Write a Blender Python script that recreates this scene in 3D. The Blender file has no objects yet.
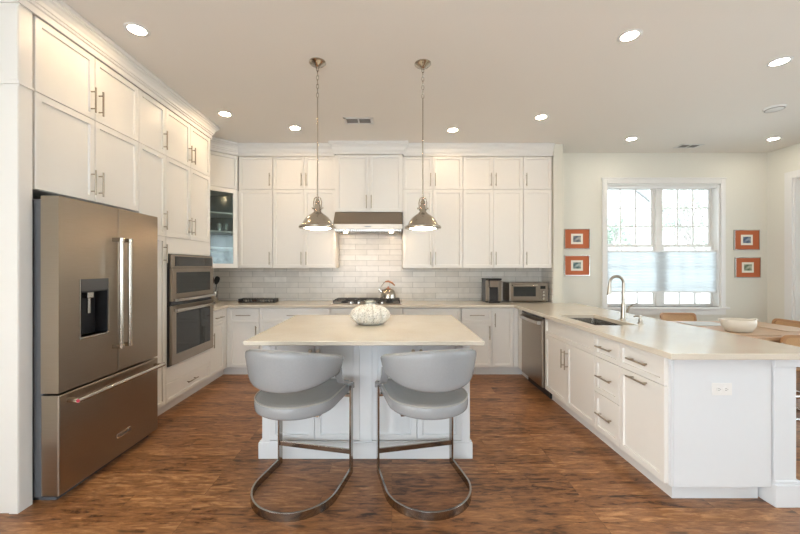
import bpy, bmesh, math, random
from math import pi, sin, cos, radians
from mathutils import Vector, Matrix
random.seed(7)
S = bpy.context.scene
COL = S.collection

# ------------------------------------------------------------------ camera
cd = bpy.data.cameras.new('camera'); cam = bpy.data.objects.new('camera', cd); COL.objects.link(cam)
cd.sensor_width = 36; cd.lens = 356.63/800*36; cd.shift_x = 0.0102; cd.shift_y = 0.0
cd.clip_start = 0.05; cd.clip_end = 300
cam.location = (0, 0, 1.397); cam.rotation_euler = (pi/2, 0, 0)
S.camera = cam
# ------------------------------------------------------------------ world, exposure
W = bpy.data.worlds.new('world'); S.world = W; W.use_nodes = True
bgn = W.node_tree.nodes['Background']; bgn.inputs[0].default_value = (0.86, 0.93, 1.0, 1); bgn.inputs[1].default_value = 5.0
S.view_settings.view_transform = 'Standard'; S.view_settings.look = 'None'
S.view_settings.gamma = 1; S.view_settings.use_curve_mapping = False
S.view_settings.exposure = 0.13
DOWN_L = 143.0      # radiance of the recessed lamps
PEND_L = 26.0
WARM = (1.0, 0.71, 0.42)
def area(name, loc, rot, sx, sy, power, col):
    l = bpy.data.lights.new(name, 'AREA'); l.shape = 'RECTANGLE'; l.size = sx; l.size_y = sy; l.energy = power; l.color = col
    o = bpy.data.objects.new(name, l); o.location = loc; o.rotation_euler = rot; COL.objects.link(o); return o
# added fill lamps at unseen windows; sky portals at the dining window and glass door
area('fill_rear_left', (-0.9, -3.62, 1.6), (radians(112), 0, 0), 2.7, 2.2, 100, (0.80, 0.91, 1.0))
area('fill_left', (-2.85, -0.7, 1.55), (0, -radians(95), 0), 2.0, 2.0, 125, (1.0, 0.93, 0.86))
area('fill_right', (5.55, 0.9, 1.55), (0, radians(112), 0), 2.0, 2.2, 60, (0.80, 0.93, 1.0))
for n_, l_, r_, a_, b_ in (('portal_dining', (3.92, 5.4, 1.71), (-pi/2, 0, 0), 1.64, 1.78), ('portal_side', (5.66, 4.08, 1.3), (0, pi/2, 0), 2.6, 1.47)):
    p_ = area(n_, l_, r_, a_, b_, 1, (1, 1, 1)); p_.data.cycles.is_portal = True

# ------------------------------------------------------------------ materials
def newmat(name):
    m = bpy.data.materials.new(name); m.use_nodes = True
    return m, m.node_tree.nodes, m.node_tree.links, m.node_tree.nodes['Principled BSDF']
def mat(name, col, rough=0.5, metal=0.0, noise=0.0, nscale=20, bump=0.0, emit=None, estr=0, coat=0, spec=None):
    m, N, L, b = newmat(name)
    b.inputs['Base Color'].default_value = (*col, 1); b.inputs['Roughness'].default_value = rough; b.inputs['Metallic'].default_value = metal
    if spec is not None: b.inputs['Specular IOR Level'].default_value = spec
    if coat: b.inputs['Coat Weight'].default_value = coat; b.inputs['Coat Roughness'].default_value = 0.1
    tc = N.new('ShaderNodeTexCoord'); nz = N.new('ShaderNodeTexNoise'); nz.inputs['Scale'].default_value = nscale
    nz.inputs['Detail'].default_value = 4
    L.new(tc.outputs['Object'], nz.inputs['Vector'])
    mr = N.new('ShaderNodeMapRange'); mr.inputs['To Min'].default_value = 1-noise; mr.inputs['To Max'].default_value = 1+noise
    L.new(nz.outputs['Fac'], mr.inputs['Value'])
    vm = N.new('ShaderNodeVectorMath'); vm.operation = 'SCALE'; vm.inputs[0].default_value = col
    L.new(mr.outputs[0], vm.inputs['Scale']); L.new(vm.outputs[0], b.inputs['Base Color'])
    if bump:
        bp = N.new('ShaderNodeBump'); bp.inputs['Strength'].default_value = bump; bp.inputs['Distance'].default_value = 0.002
        L.new(nz.outputs['Fac'], bp.inputs['Height']); L.new(bp.outputs[0], b.inputs['Normal'])
    if emit: b.inputs['Emission Color'].default_value = (*emit, 1); b.inputs['Emission Strength'].default_value = estr
    return m
M = {}
M['paint'] = mat('cabinet_paint', (0.80, 0.785, 0.75), 0.38, noise=0.01)
M['trim'] = mat('trim_paint', (0.80, 0.79, 0.765), 0.4, noise=0.01)
M['island'] = mat('daylit_white_paint', (0.72, 0.75, 0.78), 0.4, noise=0.01)  # cabinet white with the cool daylight cast put into the colour
M['wall'] = mat('wall_paint', (0.76, 0.74, 0.66), 0.8, noise=0.015, nscale=60)
M['kwall'] = mat('wall_paint_kitchen', (0.71, 0.70, 0.62), 0.8, noise=0.015, nscale=60)
M['ceil'] = mat('ceiling_paint', (0.82, 0.785, 0.73), 0.9, noise=0.01, nscale=60)
M['nickel'] = mat('brushed_nickel', (0.50, 0.46, 0.40), 0.2, 1.0, 0.04)
M['pull'] = mat('pull_metal', (0.42, 0.37, 0.30), 0.3, 1.0, 0.05)
M['chrome'] = mat('chrome', (0.8, 0.8, 0.8), 0.06, 1.0, 0.01)
M['black'] = mat('black_plastic', (0.02, 0.02, 0.022), 0.3, noise=0.1)
M['iron'] = mat('cast_iron', (0.03, 0.028, 0.026), 0.5, noise=0.2)
M['darkgap'] = mat('dark_grey_plastic', (0.10, 0.105, 0.115), 0.5, noise=0.05)
M['gasket'] = mat('grey_steel_side', (0.30, 0.29, 0.28), 0.45, 0.6, noise=0.05)
M['blackglass'] = mat('black_glass', (0.025, 0.028, 0.028), 0.06, noise=0.02)
M['leather'] = mat('grey_leather', (0.30, 0.315, 0.33), 0.27, noise=0.05, nscale=90, bump=0.25)
M['piping'] = mat('leather_piping', (0.36, 0.36, 0.35), 0.4, noise=0.05)
M['stoolmetal'] = mat('stool_metal', (0.36, 0.33, 0.30), 0.2, 1.0, 0.08, 8)
M['copper'] = mat('copper_handle', (0.55, 0.24, 0.13), 0.3, 0.6, 0.05)
M['ceramic'] = mat('white_ceramic', (0.74, 0.68, 0.58), 0.3, noise=0.02)
M['plate'] = mat('white_plastic', (0.80, 0.80, 0.79), 0.35, noise=0.01)
M['slot'] = mat('dark_slot', (0.08, 0.08, 0.08), 0.5, noise=0.02)
M['red'] = mat('red_medallion', (0.45, 0.02, 0.05), 0.3, noise=0.02)
M['orange'] = mat('rust_mat_board', (0.50, 0.13, 0.045), 0.7, noise=0.06, nscale=200)
M['cream'] = mat('cream_mat_board', (0.85, 0.80, 0.70), 0.7, noise=0.02)
M['caneframe'] = mat('chair_wood', (0.46, 0.25, 0.115), 0.4, noise=0.15, nscale=12)
M['tablewood'] = mat('table_wood', (0.50, 0.31, 0.18), 0.3, noise=0.12, nscale=9)
M['placemat'] = mat('pale_table_mat', (0.62, 0.63, 0.62), 0.5, noise=0.05)
M['tanmat'] = mat('tan_table_mat', (0.56, 0.40, 0.27), 0.5, noise=0.06)
M['grass'] = mat('pale_bounce_lawn', (0.62, 0.64, 0.60), 0.9, noise=0.08, nscale=3)  # ground paled so it bounces more light up into the dining area
M['siding'] = mat('house_siding', (0.80, 0.80, 0.78), 0.8, noise=0.03)
M['roof'] = mat('roof_shingle', (0.50, 0.50, 0.52), 0.8, noise=0.1)
M['bark'] = mat('bark', (0.44, 0.41, 0.39), 0.9, noise=0.2)
M['leaf'] = mat('leaf', (0.46, 0.54, 0.46), 0.8, noise=0.2)
M['red_black'] = mat('utensil_brown', (0.10, 0.035, 0.02), 0.4, noise=0.1)
M['kick'] = mat('toe_kick_paint', (0.74, 0.735, 0.72), 0.45, noise=0.01)
M['bulb'] = mat('lamp_diffuser', (1, 1, 1), 0.5, emit=WARM, estr=DOWN_L)
M['bulb_cool'] = mat('lamp_diffuser_dining', (1, 1, 1), 0.5, emit=(1.0, 0.90, 0.76), estr=DOWN_L*0.6)
M['pbulb'] = mat('pendant_diffuser', (1, 1, 1), 0.5, emit=(1, 0.86, 0.66), estr=PEND_L)
M['hoodbulb'] = mat('hood_lamp', (1, 1, 1), 0.5, emit=WARM, estr=330)

def steel():
    m, N, L, b = newmat('stainless_steel')
    b.inputs['Metallic'].default_value = 1; b.inputs['Roughness'].default_value = 0.28
    tc = N.new('ShaderNodeTexCoord'); mp = N.new('ShaderNodeMapping'); mp.inputs['Scale'].default_value = (3, 3, 300)
    nz = N.new('ShaderNodeTexNoise'); nz.inputs['Scale'].default_value = 3
    L.new(tc.outputs['Object'], mp.inputs[0]); L.new(mp.outputs[0], nz.inputs[0])
    cr = N.new('ShaderNodeValToRGB'); cr.color_ramp.elements[0].color = (0.32, 0.27, 0.22, 1); cr.color_ramp.elements[1].color = (0.41, 0.355, 0.295, 1)
    L.new(nz.outputs['Fac'], cr.inputs[0]); L.new(cr.outputs[0], b.inputs['Base Color'])
    return m
M['lining'] = mat('grey_green_lining', (0.30, 0.33, 0.32), 0.6, noise=0.03)
M['faucet'] = mat('faucet_metal', (0.40, 0.37, 0.32), 0.28, 1.0, 0.03)
M['steel'] = steel()
M['steel_dark'] = mat('appliance_steel', (0.27, 0.23, 0.19), 0.35, 1.0, 0.03)
M['steel_light'] = mat('bright_steel', (0.56, 0.54, 0.51), 0.22, 1.0, 0.03)

def quartz():
    m, N, L, b = newmat('cream_quartz'); b.inputs['Roughness'].default_value = 0.11
    tc = N.new('ShaderNodeTexCoord'); n1 = N.new('ShaderNodeTexNoise'); n1.inputs['Scale'].default_value = 140; n1.inputs['Detail'].default_value = 3
    n2 = N.new('ShaderNodeTexNoise'); n2.inputs['Scale'].default_value = 5; n2.inputs['Detail'].default_value = 6
    L.new(tc.outputs['Object'], n1.inputs[0]); L.new(tc.outputs['Object'], n2.inputs[0])
    ad = N.new('ShaderNodeMath'); ad.operation = 'ADD'; L.new(n1.outputs[0], ad.inputs[0]); L.new(n2.outputs[0], ad.inputs[1])
    cr = N.new('ShaderNodeValToRGB'); cr.color_ramp.elements[0].position = 0.3; cr.color_ramp.elements[0].color = (0.62, 0.56, 0.465, 1)
    cr.color_ramp.elements[1].position = 0.75; cr.color_ramp.elements[1].color = (0.71, 0.66, 0.57, 1)
    hf = N.new('ShaderNodeMath'); hf.operation = 'MULTIPLY'; hf.inputs[1].default_value = 0.5
    L.new(ad.outputs[0], hf.inputs[0]); L.new(hf.outputs[0], cr.inputs[0]); L.new(cr.outputs[0], b.inputs['Base Color'])
    return m
M['quartz'] = quartz()

def floormat():
    m, N, L, b = newmat('plank_floor')
    tc = N.new('ShaderNodeTexCoord')
    br = N.new('ShaderNodeTexBrick'); br.offset = 0.37; br.offset_frequency = 3
    br.inputs['Scale'].default_value = 1; br.inputs['Brick Width'].default_value = 1.15; br.inputs['Row Height'].default_value = 0.115
    br.inputs['Mortar Size'].default_value = 0.0015; br.inputs['Mortar Smooth'].default_value = 0.2
    br.inputs['Color1'].default_value = (0, 0, 0, 1); br.inputs['Color2'].default_value = (1, 1, 1, 1); br.inputs['Mortar'].default_value = (0.3, 0.3, 0.3, 1)
    L.new(tc.outputs['Object'], br.inputs[0])
    mp = N.new('ShaderNodeMapping'); mp.inputs['Scale'].default_value = (3.2, 15, 1); L.new(tc.outputs['Object'], mp.inputs[0])
    # shift grain per plank
    off = N.new('ShaderNodeVectorMath'); off.operation = 'SCALE'; off.inputs['Scale'].default_value = 9.0; L.new(br.outputs['Color'], off.inputs[0])
    ad = N.new('ShaderNodeVectorMath'); L.new(mp.outputs[0], ad.inputs[0]); L.new(off.outputs[0], ad.inputs[1])
    nz = N.new('ShaderNodeTexNoise'); nz.inputs['Scale'].default_value = 2.2; nz.inputs['Detail'].default_value = 11; nz.inputs['Roughness'].default_value = 0.70; nz.inputs['Distortion'].default_value = 0.6
    L.new(ad.outputs[0], nz.inputs[0])
    mx = N.new('ShaderNodeMix'); mx.data_type = 'FLOAT'; mx.inputs[0].default_value = 0.13
    L.new(nz.outputs[0], mx.inputs[2]); L.new(br.outputs['Color'], mx.inputs[3])
    cr = N.new('ShaderNodeValToRGB'); e = cr.color_ramp.elements
    e[0].position = 0.37; e[0].color = (0.07, 0.027, 0.010, 1); e[1].position = 0.67; e[1].color = (0.54, 0.28, 0.12, 1)
    x = e.new(0.45); x.color = (0.22, 0.092, 0.034, 1)
    x = e.new(0.56); x.color = (0.33, 0.15, 0.058, 1)
    L.new(mx.outputs[0], cr.inputs[0])
    # dark knots
    kn = N.new('ShaderNodeTexNoise'); kn.inputs['Scale'].default_value = 1.3; kn.inputs['Detail'].default_value = 1
    L.new(ad.outputs[0], kn.inputs[0])
    kr = N.new('ShaderNodeMapRange'); kr.inputs['From Min'].default_value = 0.70; kr.inputs['From Max'].default_value = 0.76; kr.inputs['To Min'].default_value = 1; kr.inputs['To Max'].default_value = 0.35
    L.new(kn.outputs[0], kr.inputs[0])
    gm = N.new('ShaderNodeMapRange'); gm.inputs['To Min'].default_value = 1.0; gm.inputs['To Max'].default_value = 0.7; L.new(br.outputs['Fac'], gm.inputs[0])
    mu = N.new('ShaderNodeMath'); mu.operation = 'MULTIPLY'; L.new(kr.outputs[0], mu.inputs[0]); L.new(gm.outputs[0], mu.inputs[1])
    sc = N.new('ShaderNodeVectorMath'); sc.operation = 'SCALE'; L.new(cr.outputs[0], sc.inputs[0]); L.new(mu.outputs[0], sc.inputs['Scale'])
    L.new(sc.outputs[0], b.inputs['Base Color'])
    b.inputs['Roughness'].default_value = 0.33
    bp = N.new('ShaderNodeBump'); bp.inputs['Strength'].default_value = 0.25; bp.inputs['Distance'].default_value = 0.003
    L.new(nz.outputs[0], bp.inputs['Height']); L.new(bp.outputs[0], b.inputs['Normal'])
    return m
M['floor'] = floormat()

def tilemat():
    m, N, L, b = newmat('marble_subway_tile')
    tc = N.new('ShaderNodeTexCoord'); sp = N.new('ShaderNodeSeparateXYZ'); L.new(tc.outputs['Object'], sp.inputs[0])
    ax = N.new('ShaderNodeMath'); L.new(sp.outputs[0], ax.inputs[0]); L.new(sp.outputs[1], ax.inputs[1])
    cb = N.new('ShaderNodeCombineXYZ'); L.new(ax.outputs[0], cb.inputs[0]); L.new(sp.outputs[2], cb.inputs[1])
    br = N.new('ShaderNodeTexBrick'); br.offset = 0.5; br.inputs['Scale'].default_value = 1
    br.inputs['Brick Width'].default_value = 0.33; br.inputs['Row Height'].default_value = 0.0785; br.inputs['Mortar Size'].default_value = 0.003; br.inputs['Mortar Smooth'].default_value = 0.3
    br.inputs['Color1'].default_value = (0.64, 0.61, 0.56, 1); br.inputs['Color2'].default_value = (0.75, 0.72, 0.67, 1); br.inputs['Mortar'].default_value = (0.44, 0.42, 0.39, 1)
    L.new(cb.outputs[0], br.inputs[0])
    nz = N.new('ShaderNodeTexNoise'); nz.inputs['Scale'].default_value = 7; nz.inputs['Detail'].default_value = 6; nz.inputs['Distortion'].default_value = 1.2
    L.new(tc.outputs['Object'], nz.inputs[0])
    mr = N.new('ShaderNodeMapRange'); mr.inputs['To Min'].default_value = 0.86; mr.inputs['To Max'].default_value = 1.12; L.new(nz.outputs[0], mr.inputs[0])
    sc = N.new('ShaderNodeVectorMath'); sc.operation = 'SCALE'; L.new(br.outputs['Color'], sc.inputs[0]); L.new(mr.outputs[0], sc.inputs['Scale'])
    L.new(sc.outputs[0], b.inputs['Base Color']); b.inputs['Roughness'].default_value = 0.22
    iv = N.new('ShaderNodeMath'); iv.operation = 'SUBTRACT'; iv.inputs[0].default_value = 1; L.new(br.outputs['Fac'], iv.inputs[1])
    bp = N.new('ShaderNodeBump'); bp.inputs['Strength'].default_value = 0.5; bp.inputs['Distance'].default_value = 0.002; L.new(iv.outputs[0], bp.inputs['Height']); L.new(bp.outputs[0], b.inputs['Normal'])
    return m
M['tile'] = tilemat()

def glassmat(name, tint, refl=0.1, rough=0.0):
    m, N, L, b = newmat(name); N.remove(b); out = N['Material Output']
    t = N.new('ShaderNodeBsdfTransparent'); t.inputs[0].default_value = (*tint, 1)
    g = N.new('ShaderNodeBsdfGlossy'); g.inputs['Roughness'].default_value = rough; g.inputs[0].default_value = (0.9, 0.95, 0.95, 1)
    fr = N.new('ShaderNodeFresnel'); fr.inputs[0].default_value = 1.45
    ad = N.new('ShaderNodeMath'); ad.inputs[1].default_value = refl; L.new(fr.outputs[0], ad.inputs[0])
    mx = N.new('ShaderNodeMixShader'); L.new(ad.outputs[0], mx.inputs[0]); L.new(t.outputs[0], mx.inputs[1]); L.new(g.outputs[0], mx.inputs[2]); L.new(mx.outputs[0], out.inputs[0])
    return m
M['glass'] = glassmat('window_glass', (0.97, 0.98, 0.98), 0.0)
M['cabglass'] = glassmat('cabinet_glass', (0.85, 0.90, 0.88), 0.0, 0.08)
M['stemglass'] = glassmat('clear_glass', (0.86, 0.88, 0.88), 0.12)
def shademat():
    m, N, L, b = newmat('cellular_shade_fabric'); N.remove(b); out = N['Material Output']
    d = N.new('ShaderNodeBsdfDiffuse'); d.inputs[0].default_value = (0.88, 0.89, 0.90, 1)
    t = N.new('ShaderNodeBsdfTranslucent'); t.inputs[0].default_value = (0.9, 0.94, 0.96, 1)
    tc = N.new('ShaderNodeTexCoord'); nz = N.new('ShaderNodeTexNoise'); nz.inputs['Scale'].default_value = 40; L.new(tc.outputs['Object'], nz.inputs[0])
    mr = N.new('ShaderNodeMapRange'); mr.inputs['To Min'].default_value = 0.66; mr.inputs['To Max'].default_value = 0.72; L.new(nz.outputs[0], mr.inputs[0])
    mx = N.new('ShaderNodeMixShader'); L.new(mr.outputs[0], mx.inputs[0]); L.new(d.outputs[0], mx.inputs[1]); L.new(t.outputs[0], mx.inputs[2]); L.new(mx.outputs[0], out.inputs[0])
    return m
M['shade'] = shademat()
def canemat():
    m, N, L, b = newmat('woven_cane'); b.inputs['Roughness'].default_value = 0.6
    tc = N.new('ShaderNodeTexCoord'); ck = N.new('ShaderNodeTexChecker'); ck.inputs['Scale'].default_value = 110
    ck.inputs[1].default_value = (0.66, 0.42, 0.22, 1); ck.inputs[2].default_value = (0.48, 0.28, 0.13, 1)
    L.new(tc.outputs['Object'], ck.inputs[0]); L.new(ck.outputs[0], b.inputs['Base Color']); return m
M['cane'] = canemat()
def vasemat():
    m, N, L, b = newmat('speckled_ceramic'); b.inputs['Roughness'].default_value = 0.3
    tc = N.new('ShaderNodeTexCoord'); v = N.new('ShaderNodeTexVoronoi'); v.inputs['Scale'].default_value = 95; L.new(tc.outputs['Object'], v.inputs[0])
    cr = N.new('ShaderNodeValToRGB'); cr.color_ramp.elements[0].position = 0.17; cr.color_ramp.elements[0].color = (0.16, 0.13, 0.10, 1)
    cr.color_ramp.elements[1].position = 0.42; cr.color_ramp.elements[1].color = (0.70, 0.68, 0.62, 1)
    L.new(v.outputs['Distance'], cr.inputs[0]); L.new(cr.outputs[0], b.inputs['Base Color'])
    bp = N.new('ShaderNodeBump'); bp.inputs['Strength'].default_value = 0.7; bp.inputs['Distance'].default_value = 0.004; L.new(v.outputs['Distance'], bp.inputs['Height']); L.new(bp.outputs[0], b.inputs['Normal'])
    return m
M['vase'] = vasemat()
def picmat(name, c1, c2):
    m, N, L, b = newmat(name)
    tc = N.new('ShaderNodeTexCoord'); n = N.new('ShaderNodeTexNoise'); n.inputs['Scale'].default_value = 28; L.new(tc.outputs['Object'], n.inputs[0])
    cr = N.new('ShaderNodeValToRGB'); cr.color_ramp.elements[0].position = 0.42; cr.color_ramp.elements[0].color = (*c1, 1); cr.color_ramp.elements[1].position = 0.6; cr.color_ramp.elements[1].color = (*c2, 1)
    L.new(n.outputs[0], cr.inputs[0]); L.new(cr.outputs[0], b.inputs['Base Color']); return m

# ------------------------------------------------------------------ mesh helpers
def box(bm, x0, x1, y0, y1, z0, z1, bev=0.0, mtx=None):
    r = bmesh.ops.create_cube(bm, size=1.0)
    vs = r['verts']
    for v in vs: v.co = Vector(((x0+x1)/2+v.co.x*(x1-x0), (y0+y1)/2+v.co.y*(y1-y0), (z0+z1)/2+v.co.z*(z1-z0)))
    if bev > 0:
        es = {e for v in vs for e in v.link_edges}
        rr = bmesh.ops.bevel(bm, geom=list(es), offset=bev, segments=2, profile=0.5, affect='EDGES')
        vs = list({v for f in rr['faces'] for v in f.verts} | {v for v in vs if v.is_valid})
    if mtx: bmesh.ops.transform(bm, matrix=mtx, verts=vs)
    return vs
def prism(bm, pts, z0, z1):
    a = [bm.verts.new((x, y, z0)) for x, y in pts]; b = [bm.verts.new((x, y, z1)) for x, y in pts]
    n = len(pts)
    bm.faces.new(a[::-1]); bm.faces.new(b)
    for i in range(n): bm.faces.new((a[i], a[(i+1) % n], b[(i+1) % n], b[i]))
def lathe(bm, prof, seg=32, c=(0, 0, 0), close=False, mod=None, mtx=None):
    rings = []; allv = []
    for r, z in prof:
        if r < 1e-6: ring = [bm.verts.new((c[0], c[1], c[2]+z))]
        else:
            ring = []
            for k in range(seg):
                a = 2*pi*k/seg; q = r*(mod(a, z) if mod else 1)
                ring.append(bm.verts.new((c[0]+q*cos(a), c[1]+q*sin(a), c[2]+z)))
        rings.append(ring); allv += ring
    for A, B in zip(rings, rings[1:]):
        for k in range(seg):
            k2 = (k+1) % seg
            if len(A) == 1 and len(B) == 1: continue
            if len(A) == 1: bm.faces.new((A[0], B[k], B[k2]))
            elif len(B) == 1: bm.faces.new((A[k], B[0], A[k2]))
            else: bm.faces.new((A[k], B[k], B[k2], A[k2]))
    if mtx: bmesh.ops.transform(bm, matrix=mtx, verts=allv)
    return allv
def sweep(bm, pts, sect, closed=False, up=Vector((0, 0, 1)), cap=True):
    """sweep a 2-D section (side, up) along a path, mitred; side = dir x up"""
    P = [Vector(p) for p in pts]; n = len(P); rings = []
    for i in range(n):
        if closed: d0 = (P[i]-P[i-1]).normalized(); d1 = (P[(i+1) % n]-P[i]).normalized()
        else:
            d0 = (P[i]-P[i-1]).normalized() if i > 0 else (P[1]-P[0]).normalized()
            d1 = (P[i+1]-P[i]).normalized() if i < n-1 else d0
        t = (d0+d1).normalized()
        s = t.cross(up)
        if s.length < 1e-4: s = Vector((1, 0, 0))
        s.normalize(); u = s.cross(t).normalized()
        k = 1/max(0.35, t.dot(d1))
        rings.append([bm.verts.new(P[i]+s*a*k+u*b) for a, b in sect])
    m = len(sect)
    rr = range(n) if closed else range(n-1)
    for i in rr:
        A, B = rings[i], rings[(i+1) % n]
        for j in range(m): bm.faces.new((A[j], A[(j+1) % m], B[(j+1) % m], B[j]))
    if not closed and cap: bm.faces.new(rings[0][::-1]); bm.faces.new(rings[-1])
def tube(bm, pts, r, seg=10, closed=False, radii=None):
    P = [Vector(p) for p in pts]; n = len(P); rings = []; prev = None
    for i in range(n):
        if closed: t = (P[(i+1) % n]-P[i-1]).normalized()
        else: t = ((P[i+1] if i < n-1 else P[i])-(P[i-1] if i > 0 else P[i])).normalized()
        if prev is None:
            a = Vector((0, 0, 1)) if abs(t.z) < 0.9 else Vector((1, 0, 0)); s = t.cross(a).normalized()
        else: s = (prev-t*prev.dot(t)).normalized()
        prev = s; u = t.cross(s); q = radii[i] if radii else r
        rings.append([bm.verts.new(P[i]+(s*cos(2*pi*k/seg)+u*sin(2*pi*k/seg))*q) for k in range(seg)])
    for i in (range(n) if closed else range(n-1)):
        A, B = rings[i], rings[(i+1) % n]
        for k in range(seg): bm.faces.new((A[k], A[(k+1) % seg], B[(k+1) % seg], B[k]))
    if not closed: bm.faces.new(rings[0][::-1]); bm.faces.new(rings[-1])
def cyl(bm, p0, p1, r, seg=16): tube(bm, [p0, p1], r, seg)
def arc(cx, cy, r, a0, a1, n):
    return [(cx+r*cos(a0+(a1-a0)*i/n), cy+r*sin(a0+(a1-a0)*i/n)) for i in range(n+1)]
def rrect(w, d, r, n=5):
    p = []
    for cx, cy, a in ((w/2-r, d/2-r, 0), (-w/2+r, d/2-r, pi/2), (-w/2+r, -d/2+r, pi), (w/2-r, -d/2+r, 1.5*pi)):
        p += arc(cx, cy, r, a, a+pi/2, n)
    return p

def obj(name, bm, m, parent=None, smooth=False, bevel=0, sub=0):
    bmesh.ops.recalc_face_normals(bm, faces=bm.faces[:])
    me = bpy.data.meshes.new(name); bm.to_mesh(me); bm.free()
    if m: me.materials.append(m)
    o = bpy.data.objects.new(name, me); COL.objects.link(o)
    if parent: o.parent = parent
    if smooth:
        me.shade_smooth() if hasattr(me, 'shade_smooth') else None
        if smooth != 'all':
            me.set_sharp_from_angle(angle=radians(40))
    if bevel:
        b = o.modifiers.new('bevel', 'BEVEL'); b.width = bevel; b.segments = 2; b.limit_method = 'ANGLE'; b.angle_limit = radians(40)
    if sub:
        s = o.modifiers.new('sub', 'SUBSURF'); s.levels = sub; s.render_levels = sub
    return o
def B(): return bmesh.new()
def thing(name, label, cat, loc=(0, 0, 0), rotz=0, group=None):
    o = bpy.data.objects.new(name, None); COL.objects.link(o); o.location = loc; o.rotation_euler = (0, 0, rotz)
    o.empty_display_size = 0.05
    o['label'] = label; o['category'] = cat
    if group: o['group'] = group
    return o
def tag(o, label, cat, group=None):
    o['label'] = label; o['category'] = cat
    if group: o['group'] = group
    return o
def struct(name, bm, m, parent=None, bevel=0):
    o = obj(name, bm, m, parent, bevel=bevel)
    if not parent: o['kind'] = 'structure'
    return o
def dup(root, loc, rotz, label=None):
    r = root.copy(); COL.objects.link(r); r.location = loc; r.rotation_euler = (0, 0, rotz)
    if label: r['label'] = label
    for ch in list(root.children):
        c = ch.copy(); COL.objects.link(c); c.parent = r
        for g in list(ch.children):
            d = g.copy(); COL.objects.link(d); d.parent = c
    return r

# ------------------------------------------------------------------ dimensions of the room
XL, XR, YB, YF, HC = -2.725, 5.43, 5.157, -3.5, 3.05
def wall_with_holes(name, axis, pos, thick, a0, a1, z0, z1, holes, m):
    """axis 'x': wall spans X a0..a1 at Y=pos..pos+thick ; axis 'y': spans Y at X=pos..pos+thick"""
    bm = B(); A = sorted({a0, a1, *[h[0] for h in holes], *[h[1] for h in holes]}); Z = sorted({z0, z1, *[h[2] for h in holes], *[h[3] for h in holes]})
    for i in range(len(A)-1):
        for j in range(len(Z)-1):
            ca, cz = (A[i]+A[i+1])/2, (Z[j]+Z[j+1])/2
            if any(h[0] < ca < h[1] and h[2] < cz < h[3] for h in holes): continue
            p, q = sorted((pos, pos+thick))
            if axis == 'x': box(bm, A[i], A[i+1], p, q, Z[j], Z[j+1])
            else: box(bm, p, q, A[i], A[i+1], Z[j], Z[j+1])
    bmesh.ops.remove_doubles(bm, verts=bm.verts[:], dist=1e-5)
    # drop internal faces shared by neighbouring cells
    seen = {}
    for f in bm.faces[:]:
        k = tuple(round(c, 4) for c in f.calc_center_median()); seen.setdefault(k, []).append(f)
    dead = [f for fs in seen.values() if len(fs) > 1 for f in fs]
    bmesh.ops.delete(bm, geom=dead, context='FACES')
    return struct(name, bm, m)

bm = B(); box(bm, XL-0.2, XR+0.2, YF-0.2, YB+0.2, -0.12, 0); struct('floor', bm, M['floor'])
bm = B(); box(bm, XL-0.2, XR+0.2, YF-0.2, YB+0.2, HC, HC+0.12); struct('ceiling', bm, M['ceil'])
WX0, WX1, WZ0, WZ1 = 3.10, 4.745, 0.82, 2.60
wall_with_holes('wall_back', 'x', YB, 0.2, XL-0.2, XR+0.2, 0, HC, [(WX0, WX1, WZ0, WZ1)], M['wall'])
wall_with_holes('wall_left', 'y', XL, -0.2, YF-0.2, YB, 0, HC, [(-1.7, 0.3, 0.5, 2.6)], M['wall'])
DY0, DY1, DZ1 = 3.35, 4.82, 2.60
wall_with_holes('wall_right', 'y', XR, 0.2, YF-0.2, YB, 0, HC, [(DY0, DY1, 0.0, DZ1), (-0.2, 2.0, 0.5, 2.6)], M['wall'])
wall_with_holes('wall_front', 'x', YF, -0.2, XL, XR, 0, HC, [(-2.3, 0.5, 0.5, 2.7)], M['wall'])
# pier beside the cabinets, between kitchen and dining area
bm = B(); box(bm, 2.172, 2.30, 4.79, YB, 0, HC); struct('wall_pier', bm, M['kwall'])
# tiled backsplash
bm = B()
box(bm, -2.725, 2.172, YB-0.012, YB, 0.914, 1.40); box(bm, -0.76, 0.145, YB-0.012, YB, 1.40, 2.15)
box(bm, XL, XL+0.012, 4.165, YB-0.012, 0.914, 1.40); box(bm, 2.160, 2.172, 4.80, YB-0.012, 0.914, 1.40)
struct('wall_backsplash', bm, M['tile'])
# baseboards
bm = B(); box(bm, 2.31, XR, YB-0.018, YB, 0, 0.14); struct('baseboard_back', bm, M['trim'], bevel=0.004)
bm = B(); box(bm, XR-0.018, XR, YF, DY0-0.11, 0, 0.14); box(bm, XR-0.018, XR, DY1+0.11, YB-0.02, 0, 0.14); struct('baseboard_right', bm, M['trim'], bevel=0.004)
bm = B(); box(bm, XL, XL+0.018, YF, 2.0, 0, 0.14); struct('baseboard_left', bm, M['trim'], bevel=0.004)
bm = B(); box(bm, XL+.02, XR-.02, YF, YF+0.018, 0, 0.14); struct('baseboard_front', bm, M['trim'], bevel=0.004)

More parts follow.
